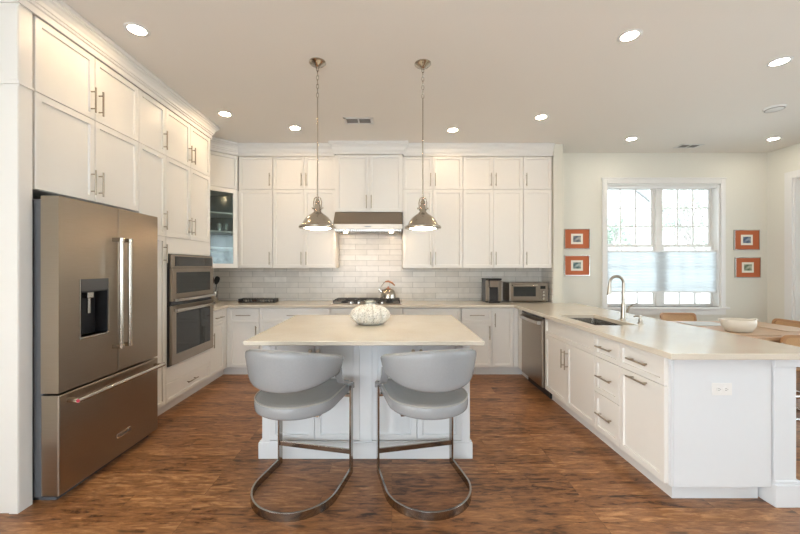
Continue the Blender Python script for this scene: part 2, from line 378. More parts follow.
# ------------------------------------------------------------------ dining window
def window(name, x0, x1, z0, z1, y, wall_y):
    """double unit of double-hung sashes set in the back wall; parts as children"""
    bm = B(); c = 0.065
    box(bm, x0-c, x0, wall_y-0.022, wall_y, z0, z1+c); box(bm, x1, x1+c, wall_y-0.022, wall_y, z0, z1+c)
    box(bm, x0, x1, wall_y-0.022, wall_y, z1, z1+c); box(bm, x0-c-0.01, x1+c+0.01, wall_y-0.03, wall_y, z1+c, z1+c+0.02)
    w = struct(name, bm, M['trim'], bevel=0.003)
    bm = B(); box(bm, x0-c-0.03, x1+c+0.03, wall_y-0.06, y-0.03, z0-0.03, z0, 0.004); box(bm, x0-c, x1+c, wall_y-0.02, wall_y, z0-0.11, z0-0.03)
    obj('window_sill', bm, M['trim'], w)
    bm = B(); box(bm, x0, x0+0.02, wall_y, wall_y+0.19, z0, z1); box(bm, x1-0.02, x1, wall_y, wall_y+0.19, z0, z1); box(bm, x0, x1, wall_y, wall_y+0.19, z1-0.02, z1)
    mx = (x0+x1)/2; box(bm, mx-0.045, mx+0.045, y-0.05, y+0.05, z0, z1); obj('window_jamb', bm, M['trim'], w)
    for a, b in ((x0+0.02, mx-0.045), (mx+0.045, x1-0.02)):
        zm = (z0+z1)/2-0.0
        for (za, zb, yy) in ((zm-0.02, z1-0.02, y+0.015), (z0, zm+0.02, y-0.02)):
            bm = B(); s = 0.038
            box(bm, a, a+s, yy-0.015, yy+0.015, za, zb); box(bm, b-s, b, yy-0.015, yy+0.015, za, zb)
            box(bm, a+s, b-s, yy-0.015, yy+0.015, za, za+s); box(bm, a+s, b-s, yy-0.015, yy+0.015, zb-s, zb)
            f = obj('sash', bm, M['trim'], w)
            bm = B(); iw = (b-a-2*s)/3; ih = (zb-za-2*s)/3
            for k in (1, 2):
                box(bm, a+s+iw*k-0.008, a+s+iw*k+0.008, yy-0.01, yy+0.01, za+s, zb-s)
                box(bm, a+s, b-s, yy-0.0095, yy+0.0095, za+s+ih*k-0.008, za+s+ih*k+0.008)
            obj('muntin', bm, M['trim'], f)
            bm = B(); box(bm, a+s, b-s, yy-0.002, yy+0.002, za+s, zb-s); obj('pane', bm, M['glass'], f)
    return w
window('window_1', WX0, WX1, WZ0, WZ1, YB+0.12, YB)
# top-down bottom-up cellular shade
sh = thing('cellular_shade', 'white pleated shade across the middle of the dining window', 'window shade', ((WX0+WX1)/2, YB+0.04, WZ0))
bm = B(); x0, x1 = -0.80, 0.80; za, zb = 0.225, 0.795; n = 26
for sgn in (1, -1):
    prev = None
    for i in range(2*n+1):
        z = za+(zb-za)*i/(2*n); y = sgn*(0.012 if i % 2 else 0.002)
        cur = (bm.verts.new((x0, y, z)), bm.verts.new((x1, y, z)))
        if prev: bm.faces.new((prev[0], prev[1], cur[1], cur[0]))
        prev = cur
obj('pleated_fabric', bm, M['shade'], sh)
bm = B(); box(bm, x0, x1, -0.014, 0.014, za-0.022, za); obj('bottom_rail', bm, M['plate'], sh)
bm = B(); box(bm, x0, x1, -0.014, 0.014, zb, zb+0.022); obj('top_rail', bm, M['plate'], sh)
bm = B(); box(bm, x0, x1, -0.02, 0.02, WZ1-WZ0-0.055, WZ1-WZ0-0.02); obj('headrail', bm, M['plate'], sh)
for x in (-0.65, 0, 0.65):
    bm = B(); cyl(bm, (x, 0, zb+0.02), (x, 0, WZ1-WZ0-0.055), 0.0015, 6); obj('cord', bm, M['plate'], sh)

# glass door to the right with casing
bm = B(); c = 0.09
for xa, xb in ((XR-0.025, XR), ):
    box(bm, xa, xb, DY0-c, DY0, 0, DZ1+c); box(bm, xa, xb, DY1, DY1+c, 0, DZ1+c); box(bm, xa, xb, DY0, DY1, DZ1, DZ1+c)
box(bm, XR, XR+0.2, DY0, DY0+0.02, 0, DZ1); box(bm, XR, XR+0.2, DY1-0.02, DY1, 0, DZ1); box(bm, XR, XR+0.2, DY0+0.02, DY1-0.02, DZ1-0.02, DZ1)
d = struct('door_1', bm, M['trim'])
for ya, yb in ((DY0+0.02, (DY0+DY1)/2), ((DY0+DY1)/2, DY1-0.02)):
    bm = B(); s = 0.11
    box(bm, XR+0.08, XR+0.12, ya, ya+s, 0.01, DZ1-0.02); box(bm, XR+0.08, XR+0.12, yb-s, yb, 0.01, DZ1-0.02)
    box(bm, XR+0.08, XR+0.12, ya+s, yb-s, 0.01, 0.25); box(bm, XR+0.08, XR+0.12, ya+s, yb-s, DZ1-0.13, DZ1-0.02)
    f = obj('door_leaf', bm, M['trim'], d)
    bm = B(); box(bm, XR+0.098, XR+0.102, ya+s, yb-s, 0.25, DZ1-0.13); obj('pane', bm, M['glass'], f)
bm = B()
for z in (0.5, 2.54): box(bm, XL-0.12, XL-0.08, -1.7, 0.3, z, z+0.06)
for i in range(4):
    y = -1.7+(2.0-0.06)*i/3; box(bm, XL-0.12, XL-0.08, y, y+0.06, 0.56, 2.54)
w = struct('window_4', bm, M['trim'])  # unseen left window, added to light the peninsula fronts
bm = B(); box(bm, XL-0.102, XL-0.098, -1.7, 0.3, 0.56, 2.54); obj('pane', bm, M['glass'], w)
bm = B()
for z in (0.5, 2.54): box(bm, XR+0.08, XR+0.12, -0.2, 2.0, z, z+0.06)
for i in range(4):
    y = -0.2+(2.2-0.06)*i/3; box(bm, XR+0.08, XR+0.12, y, y+0.06, 0.56, 2.54)
w = struct('window_5', bm, M['trim'])  # unseen right window, added to go with its upward fill lamp
bm = B(); box(bm, XR+0.098, XR+0.102, -0.2, 2.0, 0.56, 2.54); obj('pane', bm, M['glass'], w)
# unseen window behind the camera, added for ambient fill
for k, (xa, xb) in enumerate(((-2.3, 0.5),)):
    bm = B(); s = 0.06; n = 3
    box(bm, xa, xb, YF-0.12, YF-0.08, 0.5, 0.56); box(bm, xa, xb, YF-0.12, YF-0.08, 2.64, 2.7)
    for i in range(n+1):
        x = xa+(xb-xa-s)*i/n; box(bm, x, x+s, YF-0.12, YF-0.08, 0.56, 2.64)
    w = struct('window_%d' % (k+2), bm, M['trim'])
    bm = B(); box(bm, xa, xb, YF-0.102, YF-0.098, 0.56, 2.64); obj('pane', bm, M['glass'], w)

# ------------------------------------------------------------------ outside
bm = B(); box(bm, -40, 60, YB+0.6, 90, -0.7, -0.5); box(bm, XR+0.6, 60, -20, YB+0.6, -0.7, -0.5); g = struct('ground', bm, M['grass'])
hs = thing('neighbour_house', 'pale two storey house with gable roof seen through dining window', 'house', (12.8, 21.0, -0.5))
bm = B(); box(bm, -3.6, 3.6, 0, 7, 0, 4.7); obj('wall', bm, M['siding'], hs)
bm = B()
for s in (-1, 1):
    a = [bm.verts.new(v) for v in ((0, -0.4, 7.6), (s*4.1, -0.4, 4.5), (s*4.1, 7.4, 4.5), (0, 7.4, 7.6))]; b = [bm.verts.new(v.co+Vector((0, 0, 0.2))) for v in a]
    bm.faces.new(a); bm.faces.new(b[::-1])
    for i in range(4): bm.faces.new((a[i], a[(i+1) % 4], b[(i+1) % 4], b[i]))
obj('roof', bm, M['roof'], hs)
bm = B(); v = [bm.verts.new(p) for p in ((-3.6, 0, 4.7), (3.6, 0, 4.7), (0, 0, 7.6))]; w2 = [bm.verts.new(x.co+Vector((0, 7, 0))) for x in v]
bm.faces.new(v); bm.faces.new(w2[::-1])
for i in range(3): bm.faces.new((v[i], v[(i+1) % 3], w2[(i+1) % 3], w2[i]))
obj('gable', bm, M['siding'], hs)
for x, z in ((-2.2, 0.9), (0, 0.9), (2.2, 0.9), (-2.0, 3.2), (1.8, 3.2)):
    bm = B(); box(bm, x-0.45, x+0.45, -0.05, 0.02, z, z+1.3); obj('house_window', bm, M['roof'], hs)
def tree(x, y, h, cr, seed, label, leaves=500):
    rnd = random.Random(seed); t = thing('garden_tree', label, 'tree', (x, y, -0.5), 0, 'garden trees beyond the window')
    bm = B(); tips = []
    def branch(p, d, ln, r, lv):
        q = p+d*ln; mid = p+d*ln*0.5+Vector((rnd.uniform(-1, 1), rnd.uniform(-1, 1), 0))*ln*0.05
        tube(bm, [p, mid, q], r, 6, radii=[r, r*0.8, r*0.6])
        if lv == 0: tips.append(q); return
        for k in range(4 if lv > 1 else 3):
            nd = (d+Vector((rnd.uniform(-1, 1), rnd.uniform(-1, 1), rnd.uniform(-0.2, 0.7)))*0.75).normalized()
            branch(p+d*ln*rnd.uniform(0.55, 1), nd, ln*rnd.uniform(0.55, 0.75), r*0.55, lv-1)
    branch(Vector((0, 0, 0)), Vector((0, 0, 1)), h*0.42, h*0.022, 3)
    obj('trunk', bm, M['bark'], t)
    bm = B()
    for i in range(leaves):
        c = rnd.choice(tips)+Vector([rnd.gauss(0, cr*0.13) for _ in range(3)])
        a = Vector([rnd.uniform(-1, 1) for _ in range(3)]).normalized(); b = a.cross(Vector([rnd.uniform(-1, 1) for _ in range(3)])).normalized()
        s = rnd.uniform(0.05, 0.11)
        bm.faces.new([bm.verts.new(c+a*s), bm.verts.new(c+b*s*0.6), bm.verts.new(c-a*s), bm.verts.new(c-b*s*0.6)])
    obj('foliage', bm, M['leaf'], t)
tree(13.3, 15.5, 7.5, 2.2, 3, 'bare branched tree outside, seen in the right half of the window', 900)
tree(10.0, 17.0, 4.6, 1.6, 5, 'small leafy tree outside at the lower left panes', 1500)
tree(11.6, 12.5, 5.5, 1.8, 9, 'leafy tree outside near the middle of the window', 1200)

# ------------------------------------------------------------------ cabinet kit
GAP = 0.004
def shaker(x0, x1, z0, z1, y=0.0, th=0.02, fr=0.057, rec=0.012, glass=False):
    bm = B(); x0 += GAP/2; x1 -= GAP/2; z0 += GAP/2; z1 -= GAP/2
    fr = min(fr, (x1-x0)*0.3, (z1-z0)*0.28)
    if glass:
        box(bm, x0, x0+fr, y, y+th, z0, z1); box(bm, x1-fr, x1, y, y+th, z0, z1)
        box(bm, x0+fr, x1-fr, y, y+th, z0, z0+fr); box(bm, x0+fr, x1-fr, y, y+th, z1-fr, z1)
        return bm
    vs = box(bm, x0, x1, y, y+th, z0, z1)
    front = [f for f in bm.faces if f.normal.y < -0.9][0]
    bmesh.ops.inset_individual(bm, faces=[front], thickness=fr, depth=0)
    bmesh.ops.inset_individual(bm, faces=[front], thickness=0.004, depth=-rec)
    es = [e for e in bm.edges if all(abs(v.co.y-y) < 1e-6 for v in e.verts) and len(e.link_faces) == 2 and any(abs(f.normal.y) < 0.1 for f in e.link_faces)]
    es = [e for e in es if all((abs(v.co.x-x0) < 1e-5 or abs(v.co.x-x1) < 1e-5) and (abs(v.co.z-z0) < 1e-5 or abs(v.co.z-z1) < 1e-5) for v in e.verts)]
    bmesh.ops.bevel(bm, geom=es, offset=0.0015, segments=1, affect='EDGES')
    return bm
def pull(x, z, o, L, y=0.0):
    bm = B(); r = 0.0058
    if o == 'v':
        cyl(bm, (x, y-0.033, z-L/2), (x, y-0.033, z+L/2), r, 10)
        for s in (-1, 1): cyl(bm, (x, y-0.033, z+s*L*0.34), (x, y, z+s*L*0.34), r*0.8, 8)
    else:
        cyl(bm, (x-L/2, y-0.033, z), (x+L/2, y-0.033, z), r, 10)
        for s in (-1, 1): cyl(bm, (x+s*L*0.34, y-0.033, z), (x+s*L*0.34, y, z), r*0.8, 8)
    return bm
def cabinet(name, label, loc, rotz, w, z0, z1, depth, fronts, kick=False, cat='cabinet', m='paint', hole=None, body_z1=None, kx=(0.0, 0.0)):
    t = thing(name, label, cat, loc, rotz)
    bm = B()
    bz1 = body_z1 or z1
    if hole:   # open carcass in front of a built-in appliance
        hz0, hz1 = hole; s = 0.02
        box(bm, 0, s, 0.021, depth, z0, z1); box(bm, w-s, w, 0.021, depth, z0, z1); box(bm, s, w-s, depth-0.02, depth, z0, z1)
        box(bm, s, w-s, 0.021, depth-0.02, z0, hz0); box(bm, s, w-s, 0.021, depth-0.02, hz1, z1)
    else: box(bm, 0.0, w, 0.021, depth, z0, bz1)
    obj('body', bm, M[m], t)
    if kick:
        bm = B(); box(bm, kx[0], w+kx[1], 0.075, depth-0.02, 0.0, z0); obj('toe_kick', bm, M['kick'], t)
    for f in fronts:
        nm, a, b, c, d, h = f[:6]
        if nm == 'blank':
            bm = B(); box(bm, a+GAP/2, b-GAP/2, 0.0, 0.021, c+GAP/2, d-GAP/2); o = obj('panel', bm, M[m], t)
        else: o = obj(nm, shaker(a, b, c, d), M[m], t)
        if h: obj('handle', pull(*h), M['pull'], o, smooth=True)
    return t
HL = 0.175
def vpull(x, z): return (x, z, 'v', HL)
def hpull(x, z): return (x, z, 'h', HL+0.01)
YU, YBF = 4.817, 4.567          # upper and base face planes of the back run
XF, XP = -2.115, 1.618           # faces of the left run and of the peninsula
T1, T2, TF, T3, TB = 2.89, 2.441, 1.86, 1.68, 1.383
e = 0.033
def uppers(xa, xb, split, side, la, lb):
    """a stacked pair: short top cabinet and tall cabinet below"""
    w = xb-xa
    for (z0, z1, lab) in ((T2, T1, la), (TB, T2, lb)):
        hz = z0+0.13
        if split: fr = [('door', 0, w/2, z0, z1, vpull(w/2-e, hz)), ('door', w/2, w, z0, z1, vpull(w/2+e, hz))]
        else: fr = [('door', 0, w, z0, z1, vpull(w-e if side > 0 else e, hz))]
        cabinet('wall_cabinet', lab, (xa, YU, 0), 0, w, z0, z1, YB-0.0125-YU, fr)
uppers(-2.07, -1.613, False, 1, 'small white single-door cabinet in the top row beside the glass corner cabinet', 'tall white single-door wall cabinet just right of the glass corner cabinet')
uppers(-1.610, -0.762, True, 0, 'small white two-door cabinet in the top row left of the hood cabinet', 'tall white two-door wall cabinet left of the range hood')
uppers(0.148, 0.958, True, 0, 'small white two-door cabinet in the top row right of the hood cabinet', 'tall white two-door wall cabinet right of the range hood')
uppers(0.961, 1.776, True, 0, 'small white two-door top row cabinet above the coffee maker', 'tall white two-door wall cabinet above the coffee maker')
uppers(1.779, 2.160, False, -1, 'small white single-door top row cabinet at the right end', 'tall white single-door wall cabinet above the toaster oven, at the right end')
YH = 4.735
w = 0.146+0.756
cabinet('hood_cabinet', 'white two-door cabinet directly above the steel range hood', (-0.756, YH, 0), 0, w, 2.13, T1, YB-0.0125-YH,
        [('door', 0.012, w/2, 2.13, T1, vpull(w/2-e, 2.26)), ('door', w/2, w-0.012, 2.13, T1, vpull(w/2+e, 2.26))])
# diagonal corner cabinet
Cx, Cy, Dx, Dy = -2.395, 4.505, -2.075, 4.805
ang = math.atan2(Dy-Cy, Dx-Cx); cw = math.hypot(Dx-Cx, Dy-Cy)
RM = Matrix.Translation((Cx, Cy, 0)) @ Matrix.Rotation(ang, 4, 'Z')
def loc2(x, y): v = RM @ Vector((x, y, 0)); return (v.x, v.y)
foot = [loc2(0, 0.022), loc2(cw, 0.022), (-2.073, YB-0.013), (XL+0.013, YB-0.013), (XL+0.013, 4.51), (-2.40, 4.51)]
cc = thing('corner_wall_cabinet', 'white diagonal top row corner cabinet above the glass door', 'cabinet', (0, 0, 0))
bm = B(); prism(bm, foot, T2+0.001, T1); obj('body', bm, M['paint'], cc)
bm = shaker(0, cw, T2, T1); bmesh.ops.transform(bm, matrix=RM, verts=bm.verts[:]); obj('door', bm, M['paint'], cc)
gc = thing('glass_corner_cabinet', 'white diagonal corner cabinet with glass door showing shelves of glassware', 'cabinet', (0, 0, 0))
bm = B()
prism(bm, foot, TB, TB+0.02); prism(bm, foot, T2-0.02, T2)
box(bm, XL+0.03, -2.40, 4.51, 4.525, TB+0.02, T2-0.02); box(bm, -2.088, -2.073, Dy+0.02, YB-0.03, TB+0.02, T2-0.02)
obj('body', bm, M['paint'], gc)
inner = [loc2(0.03, 0.04), loc2(cw-0.03, 0.04), (-2.095, YB-0.035), (XL+0.035, YB-0.035), (XL+0.035, 4.53), (-2.41, 4.53)]
SHZ = (1.66, 1.875, 2.12)
for z in SHZ:
    bm = B(); prism(bm, inner, z-0.018, z); obj('shelf', bm, M['plate'], gc)
bm = shaker(0, cw, TB, T2, glass=True); bmesh.ops.transform(bm, matrix=RM, verts=bm.verts[:]); dr = obj('door', bm, M['paint'], gc)
bm = B(); box(bm, XL+0.013, XL+0.03, 4.525, YB-0.013, TB+0.02, T2-0.02); box(bm, XL+0.03, -2.09, YB-0.03, YB-0.013, TB+0.02, T2-0.02); box(bm, XL+0.03, -2.40, 4.525, 4.531, TB+0.02, T2-0.02); box(bm, -2.094, -2.0885, Dy+0.04, YB-0.03, TB+0.02, T2-0.02)
obj('back_panel', bm, M['lining'], gc)
bm = B(); box(bm, 0.055, cw-0.055, 0.008, 0.012, TB+0.055, T2-0.055); bmesh.ops.transform(bm, matrix=RM, verts=bm.verts[:]); obj('pane', bm, M['cabglass'], dr)
def wineglass(x, y, z):
    bm = B(); lathe(bm, [(0, 0), (0.032, 0), (0.032, 0.003), (0.005, 0.008), (0.004, 0.075), (0.02, 0.09), (0.036, 0.12), (0.036, 0.15), (0.03, 0.185), (0.028, 0.185), (0.034, 0.15), (0.033, 0.12), (0.018, 0.095), (0, 0.09)], 16)
    o = obj('wine_glass', bm, M['stemglass'], smooth=True); o.location = (x, y, z); return o
wg = None; gl = 'clear stemmed glass on the bottom shelf of the glass corner cabinet'
for i, (a, b) in enumerate(((0.09, 0.10), (0.17, 0.09), (0.25, 0.10), (0.34, 0.09), (0.13, 0.2), (0.21, 0.2), (0.30, 0.2))):
    x, y = loc2(a, b)
    if wg is None: wg = wineglass(x, y, TB+0.0205); o = wg
    else: o = wg.copy(); COL.objects.link(o); o.location = (x, y, TB+0.0205)
    tag(o, gl, 'glass', 'stemmed glasses in the corner cabinet')
tb = None
for i, (a, b, z) in enumerate(((0.10, 0.10, 1), (0.24, 0.12, 1), (0.32, 0.10, 1))):
    x, y = loc2(a, b); bm = B()
    if tb is None:
        lathe(bm, [(0, 0), (0.026, 0), (0.034, 0.1), (0.032, 0.1), (0.025, 0.005), (0, 0.005)], 16); tb = obj('tumbler', bm, M['stemglass'], smooth=True); o = tb
    else: bm.free(); o = tb.copy(); COL.objects.link(o)
    o.location = (x, y, SHZ[z]+0.0005); tag(o, 'clear tumbler on the second shelf from the top of the glass corner cabinet', 'glass', 'tumblers in the corner cabinet')
# short wall cabinet hidden behind the oven tower
cabinet('wall_cabinet', 'narrow white wall cabinet between oven tower and glass corner cabinet', (-2.395, 4.168, 0), pi/2, 0.33, TB, T1, 0.315, [('door', 0, 0.33, TB, T2, None), ('door', 0, 0.33, T2, T1, None)])

# ------------------------------------------------------------------ left run (faces +X; local x runs along +Y)
DL = XF-XL-0.003
def leftcab(name, label, y0, y1, z0, z1, fronts, **k): return cabinet(name, label, (XF, y0, 0), pi/2, y1-y0, z0, z1, DL, fronts, **k)
ep = thing('tall_end_panel', 'tall white painted end panel left of the refrigerator', 'panel')
bm = B(); box(bm, XL+0.003, -2.115, 2.022, 2.10, 0, T2-0.006); obj('lower_panel', bm, M['paint'], ep, bevel=0.002)
bm = B(); box(bm, XL+0.003, -2.115, 2.022, 2.10, T2+0.006, T1+0.04); obj('upper_panel', bm, M['paint'], ep, bevel=0.002)
bm = B(); box(bm, XL+0.003, -2.105, 2.014, 2.10, T2-0.006, T2+0.006); obj('seam_bead', bm, M['paint'], ep)
for z0, z1 in ((0, T2-0.02), (T2+0.02, T1-0.01)):
    bm = B(); box(bm, -2.165, -2.117, 2.017, 2.022, z0, z1); obj('stile', bm, M['paint'], ep)
Y0, Y1, Y2, Y3, Y4 = 2.102, 2.982, 3.340, 3.345, 4.155
w = Y1-Y0
leftcab('refrigerator_top_cabinet', 'white two-door cabinet in the top row, nearest of the left run', Y0, Y1, T2, T1, [('door', 0.012, w/2, T2, T1, vpull(w/2-e, T2+0.13)), ('door', w/2, w, T2, T1, vpull(w/2+e, T2+0.13))])
leftcab('refrigerator_cabinet', 'white two-door cabinet directly above the refrigerator', Y0, Y1, TF, T2, [('door', 0.012, w/2, TF, T2, vpull(w/2-e, TF+0.13)), ('door', w/2, w, TF, T2, vpull(w/2+e, TF+0.13))])
w = Y2-Y1
leftcab('pantry_top_cabinet', 'narrow white single-door cabinet in the top row above the pantry', Y1, Y2, T2, T1, [('door', 0, w, T2, T1, vpull(w-e, T2+0.13))])
leftcab('pantry_cabinet', 'narrow tall white pantry between the refrigerator and wall ovens', Y1, Y2, 0.105, T2, [('door', 0, w, T3, T2, vpull(w-e, T3+0.15)), ('door', 0, w, 0.11, T3, vpull(w-e, T3-0.16))], kick=True)
w = Y4-Y2
leftcab('oven_top_cabinet', 'white two-door cabinet in the top row above the wall ovens', Y2, Y4, T2, T1, [('door', 0, w/2, T2, T1, vpull(w/2-e, T2+0.13)), ('door', w/2, w, T2, T1, vpull(w/2+e, T2+0.13))])
leftcab('oven_tower', 'tall white cabinet housing the wall ovens, with a drawer below', Y2, Y4, 0.105, T2,
        [('door', 0, w/2, T3, T2, vpull(w/2-e, T3+0.14)), ('door', w/2, w, T3, T2, vpull(w/2+e, T3+0.14)), ('blank', 0, w, 1.525, T3, None), ('blank', 0, w, 0.295, 0.452, None), ('blank', 0, 0.02, 0.452, 1.525, None), ('blank', w-0.02, w, 0.452, 1.525, None),
         ('drawer', 0, w, 0.11, 0.295, hpull(w/2, 0.215))], kick=True, hole=(0.452, 1.525))
w = YBF-Y4-0.002
leftcab('base_cabinet', 'narrow white base cabinet with drawer, just past the wall ovens', Y4+0.001, YBF-0.001, 0.105, 0.878, [('drawer', 0.0, w-0.05, 0.69, 0.868, hpull(w*0.45, 0.78)), ('door', 0, w-0.05, 0.11, 0.69, vpull(e, 0.53)), ('blank', w-0.05, w, 0.11, 0.868, None)], kick=True, kx=(0, 0.075))

# ------------------------------------------------------------------ back base run
DB = YB-YBF-0.015
def basecab(label, x0, x1, fr, **k): return cabinet('base_cabinet', label, (x0, YBF, 0), 0, x1-x0, 0.105, 0.878, DB, fr, kick=True, **k)
w = 0.412
basecab('white one-drawer one-door base cabinet in the left corner, below the trivet tray', -2.114, -1.70, [('blank', 0.0, 0.028, 0.11, 0.868, None), ('drawer', 0.028, w, 0.69, 0.868, hpull(w/2+0.015, 0.78)), ('door', 0.028, w, 0.11, 0.69, vpull(w-e, 0.56))], kx=(-0.076, 0))
w = 0.90
basecab('wide white drawer base left of the cooktop, partly behind the island', -1.695, -0.785, [('drawer', 0, w, 0.69, 0.868, hpull(w/2, 0.78)), ('drawer', 0, w, 0.40, 0.69, hpull(w/2, 0.55)), ('drawer', 0, w, 0.11, 0.40, hpull(w/2, 0.26))])
w = 0.92
basecab('white base cabinet directly under the gas cooktop', -0.780, 0.140, [('drawer', 0, w, 0.69, 0.868, None), ('door', 0, w/2, 0.11, 0.69, vpull(w/2-e, 0.56)), ('door', w/2, w, 0.11, 0.69, vpull(w/2+e, 0.56))])
w = 0.740
basecab('white base cabinet with one wide drawer right of the cooktop', 0.145, 0.886, [('drawer', 0, w, 0.69, 0.868, hpull(w/2, 0.78)), ('door', 0, w/2, 0.11, 0.69, vpull(w/2-e, 0.56)), ('door', w/2, w, 0.11, 0.69, vpull(w/2+e, 0.56))])
w = 0.389
basecab('white base cabinet with drawer over door, second from the right corner', 0.891, 1.281, [('drawer', 0, w, 0.69, 0.868, hpull(w/2, 0.78)), ('door', 0, w, 0.11, 0.69, vpull(w-e, 0.56))])
w = 0.334
basecab('white single full-height-door base cabinet in the right corner, beside the dishwasher run', 1.284, 1.617, [('door', 0, 0.275, 0.11, 0.868, vpull(e, 0.72)), ('blank', 0.275, w, 0.11, 0.868, None)], kx=(0, 0.077))

# ------------------------------------------------------------------ peninsula (faces -X; local x runs along -Y)
DP = 0.595
def pencab(name, label, ya, yb, fr, **k): return cabinet(name, label, (XP, ya, 0), -pi/2, ya-yb, 0.105, 0.878, DP, fr, kick=True, **k)
w = 4.565-4.392
pencab('corner_filler_cabinet', 'white filler panel between the corner cabinet and the dishwasher', 4.565, 4.392, [('blank', 0, w, 0.11, 0.868, None)], kx=(-0.077, 0))
w = 3.767-2.850
pencab('sink_cabinet', 'white two-door sink base cabinet in the peninsula', 3.767, 2.850, [('drawer', 0, w, 0.69, 0.868, None), ('door', 0, w/2, 0.11, 0.69, vpull(w/2-e, 0.54)), ('door', w/2, w, 0.11, 0.69, vpull(w/2+e, 0.54))], body_z1=0.66)
w = 2.850-2.539
pencab('drawer_cabinet', 'narrow white three-drawer cabinet right of the sink cabinet', 2.850, 2.539, [('drawer', 0, w, 0.69, 0.868, hpull(w/2, 0.78)), ('drawer', 0, w, 0.41, 0.69, hpull(w/2, 0.55)), ('drawer', 0, w, 0.11, 0.41, hpull(w/2, 0.26))])
w = 2.539-2.115
pencab('waste_cabinet', 'white cabinet with drawer and pull-out front at the near end of the peninsula', 2.539, 2.115, [('drawer', 0, w, 0.69, 0.868, hpull(w/2, 0.78)), ('door', 0, w, 0.11, 0.69, hpull(w/2, 0.66))], kx=(0, -0.042))
pe = thing('peninsula_end_panel', 'flat white end panel of the peninsula facing the viewer', 'panel')
bm = B(); box(bm, XP+0.034, 2.225, 2.09, 2.1135, 0.107, 0.878); obj('face', bm, M['island'], pe)
bm = B(); box(bm, XP+0.021, XP+0.033, 2.094, 2.113, 0.107, 0.878); obj('edge_strip', bm, M['island'], pe)
bm = B(); box(bm, XP+0.076, 2.212, 2.155, 2.156, 0.0, 0.105); obj('toe_kick', bm, M['island'], pe)
# knee-side back panel of the peninsula
bp = thing('peninsula_back_panel', 'white back panel of the peninsula facing the dining area', 'panel')
bm = B(); box(bm, 2.222, 2.238, 2.255, 4.78, 0.0, 0.878); obj('face', bm, M['trim'], bp)
po = thing('peninsula_post', 'square white post with plinth at the outer corner of the peninsula', 'post', (2.319, 2.165, 0))
bm = B(); box(bm, -0.086, 0.044, -0.082, 0.068, 0.0, 0.878, 0.003); obj('shaft', bm, M['island'], po)
bm = B(); box(bm, -0.092, 0.07, -0.098, 0.085, 0.0, 0.13, 0.004); box(bm, -0.088, 0.066, -0.09, 0.08, 0.13, 0.150, 0.003); obj('plinth', bm, M['island'], po)
bm = B(); box(bm, -0.091, 0.11, -0.096, 0.078, 0.815, 0.8775, 0.003); obj('cap', bm, M['island'], po)
# outlet on the end panel
ou = thing('wall_outlet', 'white double electrical outlet on the peninsula end panel', 'outlet', (1.929, 2.088, 0.683))
bm = B(); box(bm, -0.058, 0.058, -0.006, 0.0, -0.036, 0.036, 0.002); obj('cover_plate', bm, M['plate'], ou)
for s in (-1, 1):
    bm = B(); vs = lathe(bm, [(0, 0), (0.015, 0), (0.015, 0.003), (0, 0.003)], 20); bmesh.ops.transform(bm, matrix=Matrix.Translation((s*0.021, -0.006, 0)) @ Matrix.Rotation(pi/2, 4, 'X'), verts=vs); f = obj('receptacle', bm, M['plate'], ou)
    bm = B(); box(bm, s*0.021-0.007, s*0.021+0.004, -0.0096, -0.0085, 0.004, 0.006); box(bm, s*0.021-0.007, s*0.021+0.004, -0.0096, -0.0085, -0.006, -0.004); box(bm, s*0.021+0.007, s*0.021+0.010, -0.0096, -0.0085, -0.002, 0.002); obj('slot', bm, M['slot'], f)

# ------------------------------------------------------------------ worktops
def slab(bm, cells, z0, z1):
    for (x0, x1, y0, y1) in cells: box(bm, x0, x1, y0, y1, z0, z1)
    bmesh.ops.remove_doubles(bm, verts=bm.verts[:], dist=1e-5)
    seen = {}
    for f in bm.faces[:]:
        k = tuple(round(c, 4) for c in f.calc_center_median()); seen.setdefault(k, []).append(f)
    bmesh.ops.delete(bm, geom=[f for fs in seen.values() if len(fs) > 1 for f in fs], context='FACES')
    bmesh.ops.dissolve_limit(bm, angle_limit=radians(1), verts=bm.verts[:], edges=bm.edges[:])
def grid_cells(xs, ys, inside):
    return [(a, b, c, d) for a, b in zip(xs, xs[1:]) for c, d in zip(ys, ys[1:]) if inside((a+b)/2, (c+d)/2)]
SX0, SX1, SY0, SY1 = 1.69, 2.05, 2.95, 3.62
PX0, PX1, PY0 = XP-0.06, 2.47, 1.987
xs = [XL+0.013, XF+0.033, PX0, SX0, SX1, 2.158, PX1]; ys = [PY0, SY0, SY1, Y4+0.005, YBF-0.033, 4.786, YB-0.0125]
def inside(x, y):
    if x < XF+0.033: return y > Y4+0.004
    if x < PX0: return y > YBF-0.033
    if SX0 < x < SX1 and SY0 < y < SY1: return False
    return x < 2.158 or y < 4.786
bm = B(); slab(bm, grid_cells(xs, ys, inside), 0.8785, 0.914)
tag(obj('countertop', bm, M['quartz'], bevel=0.004), 'cream quartz countertop running along the back wall and out over the peninsula', 'countertop')
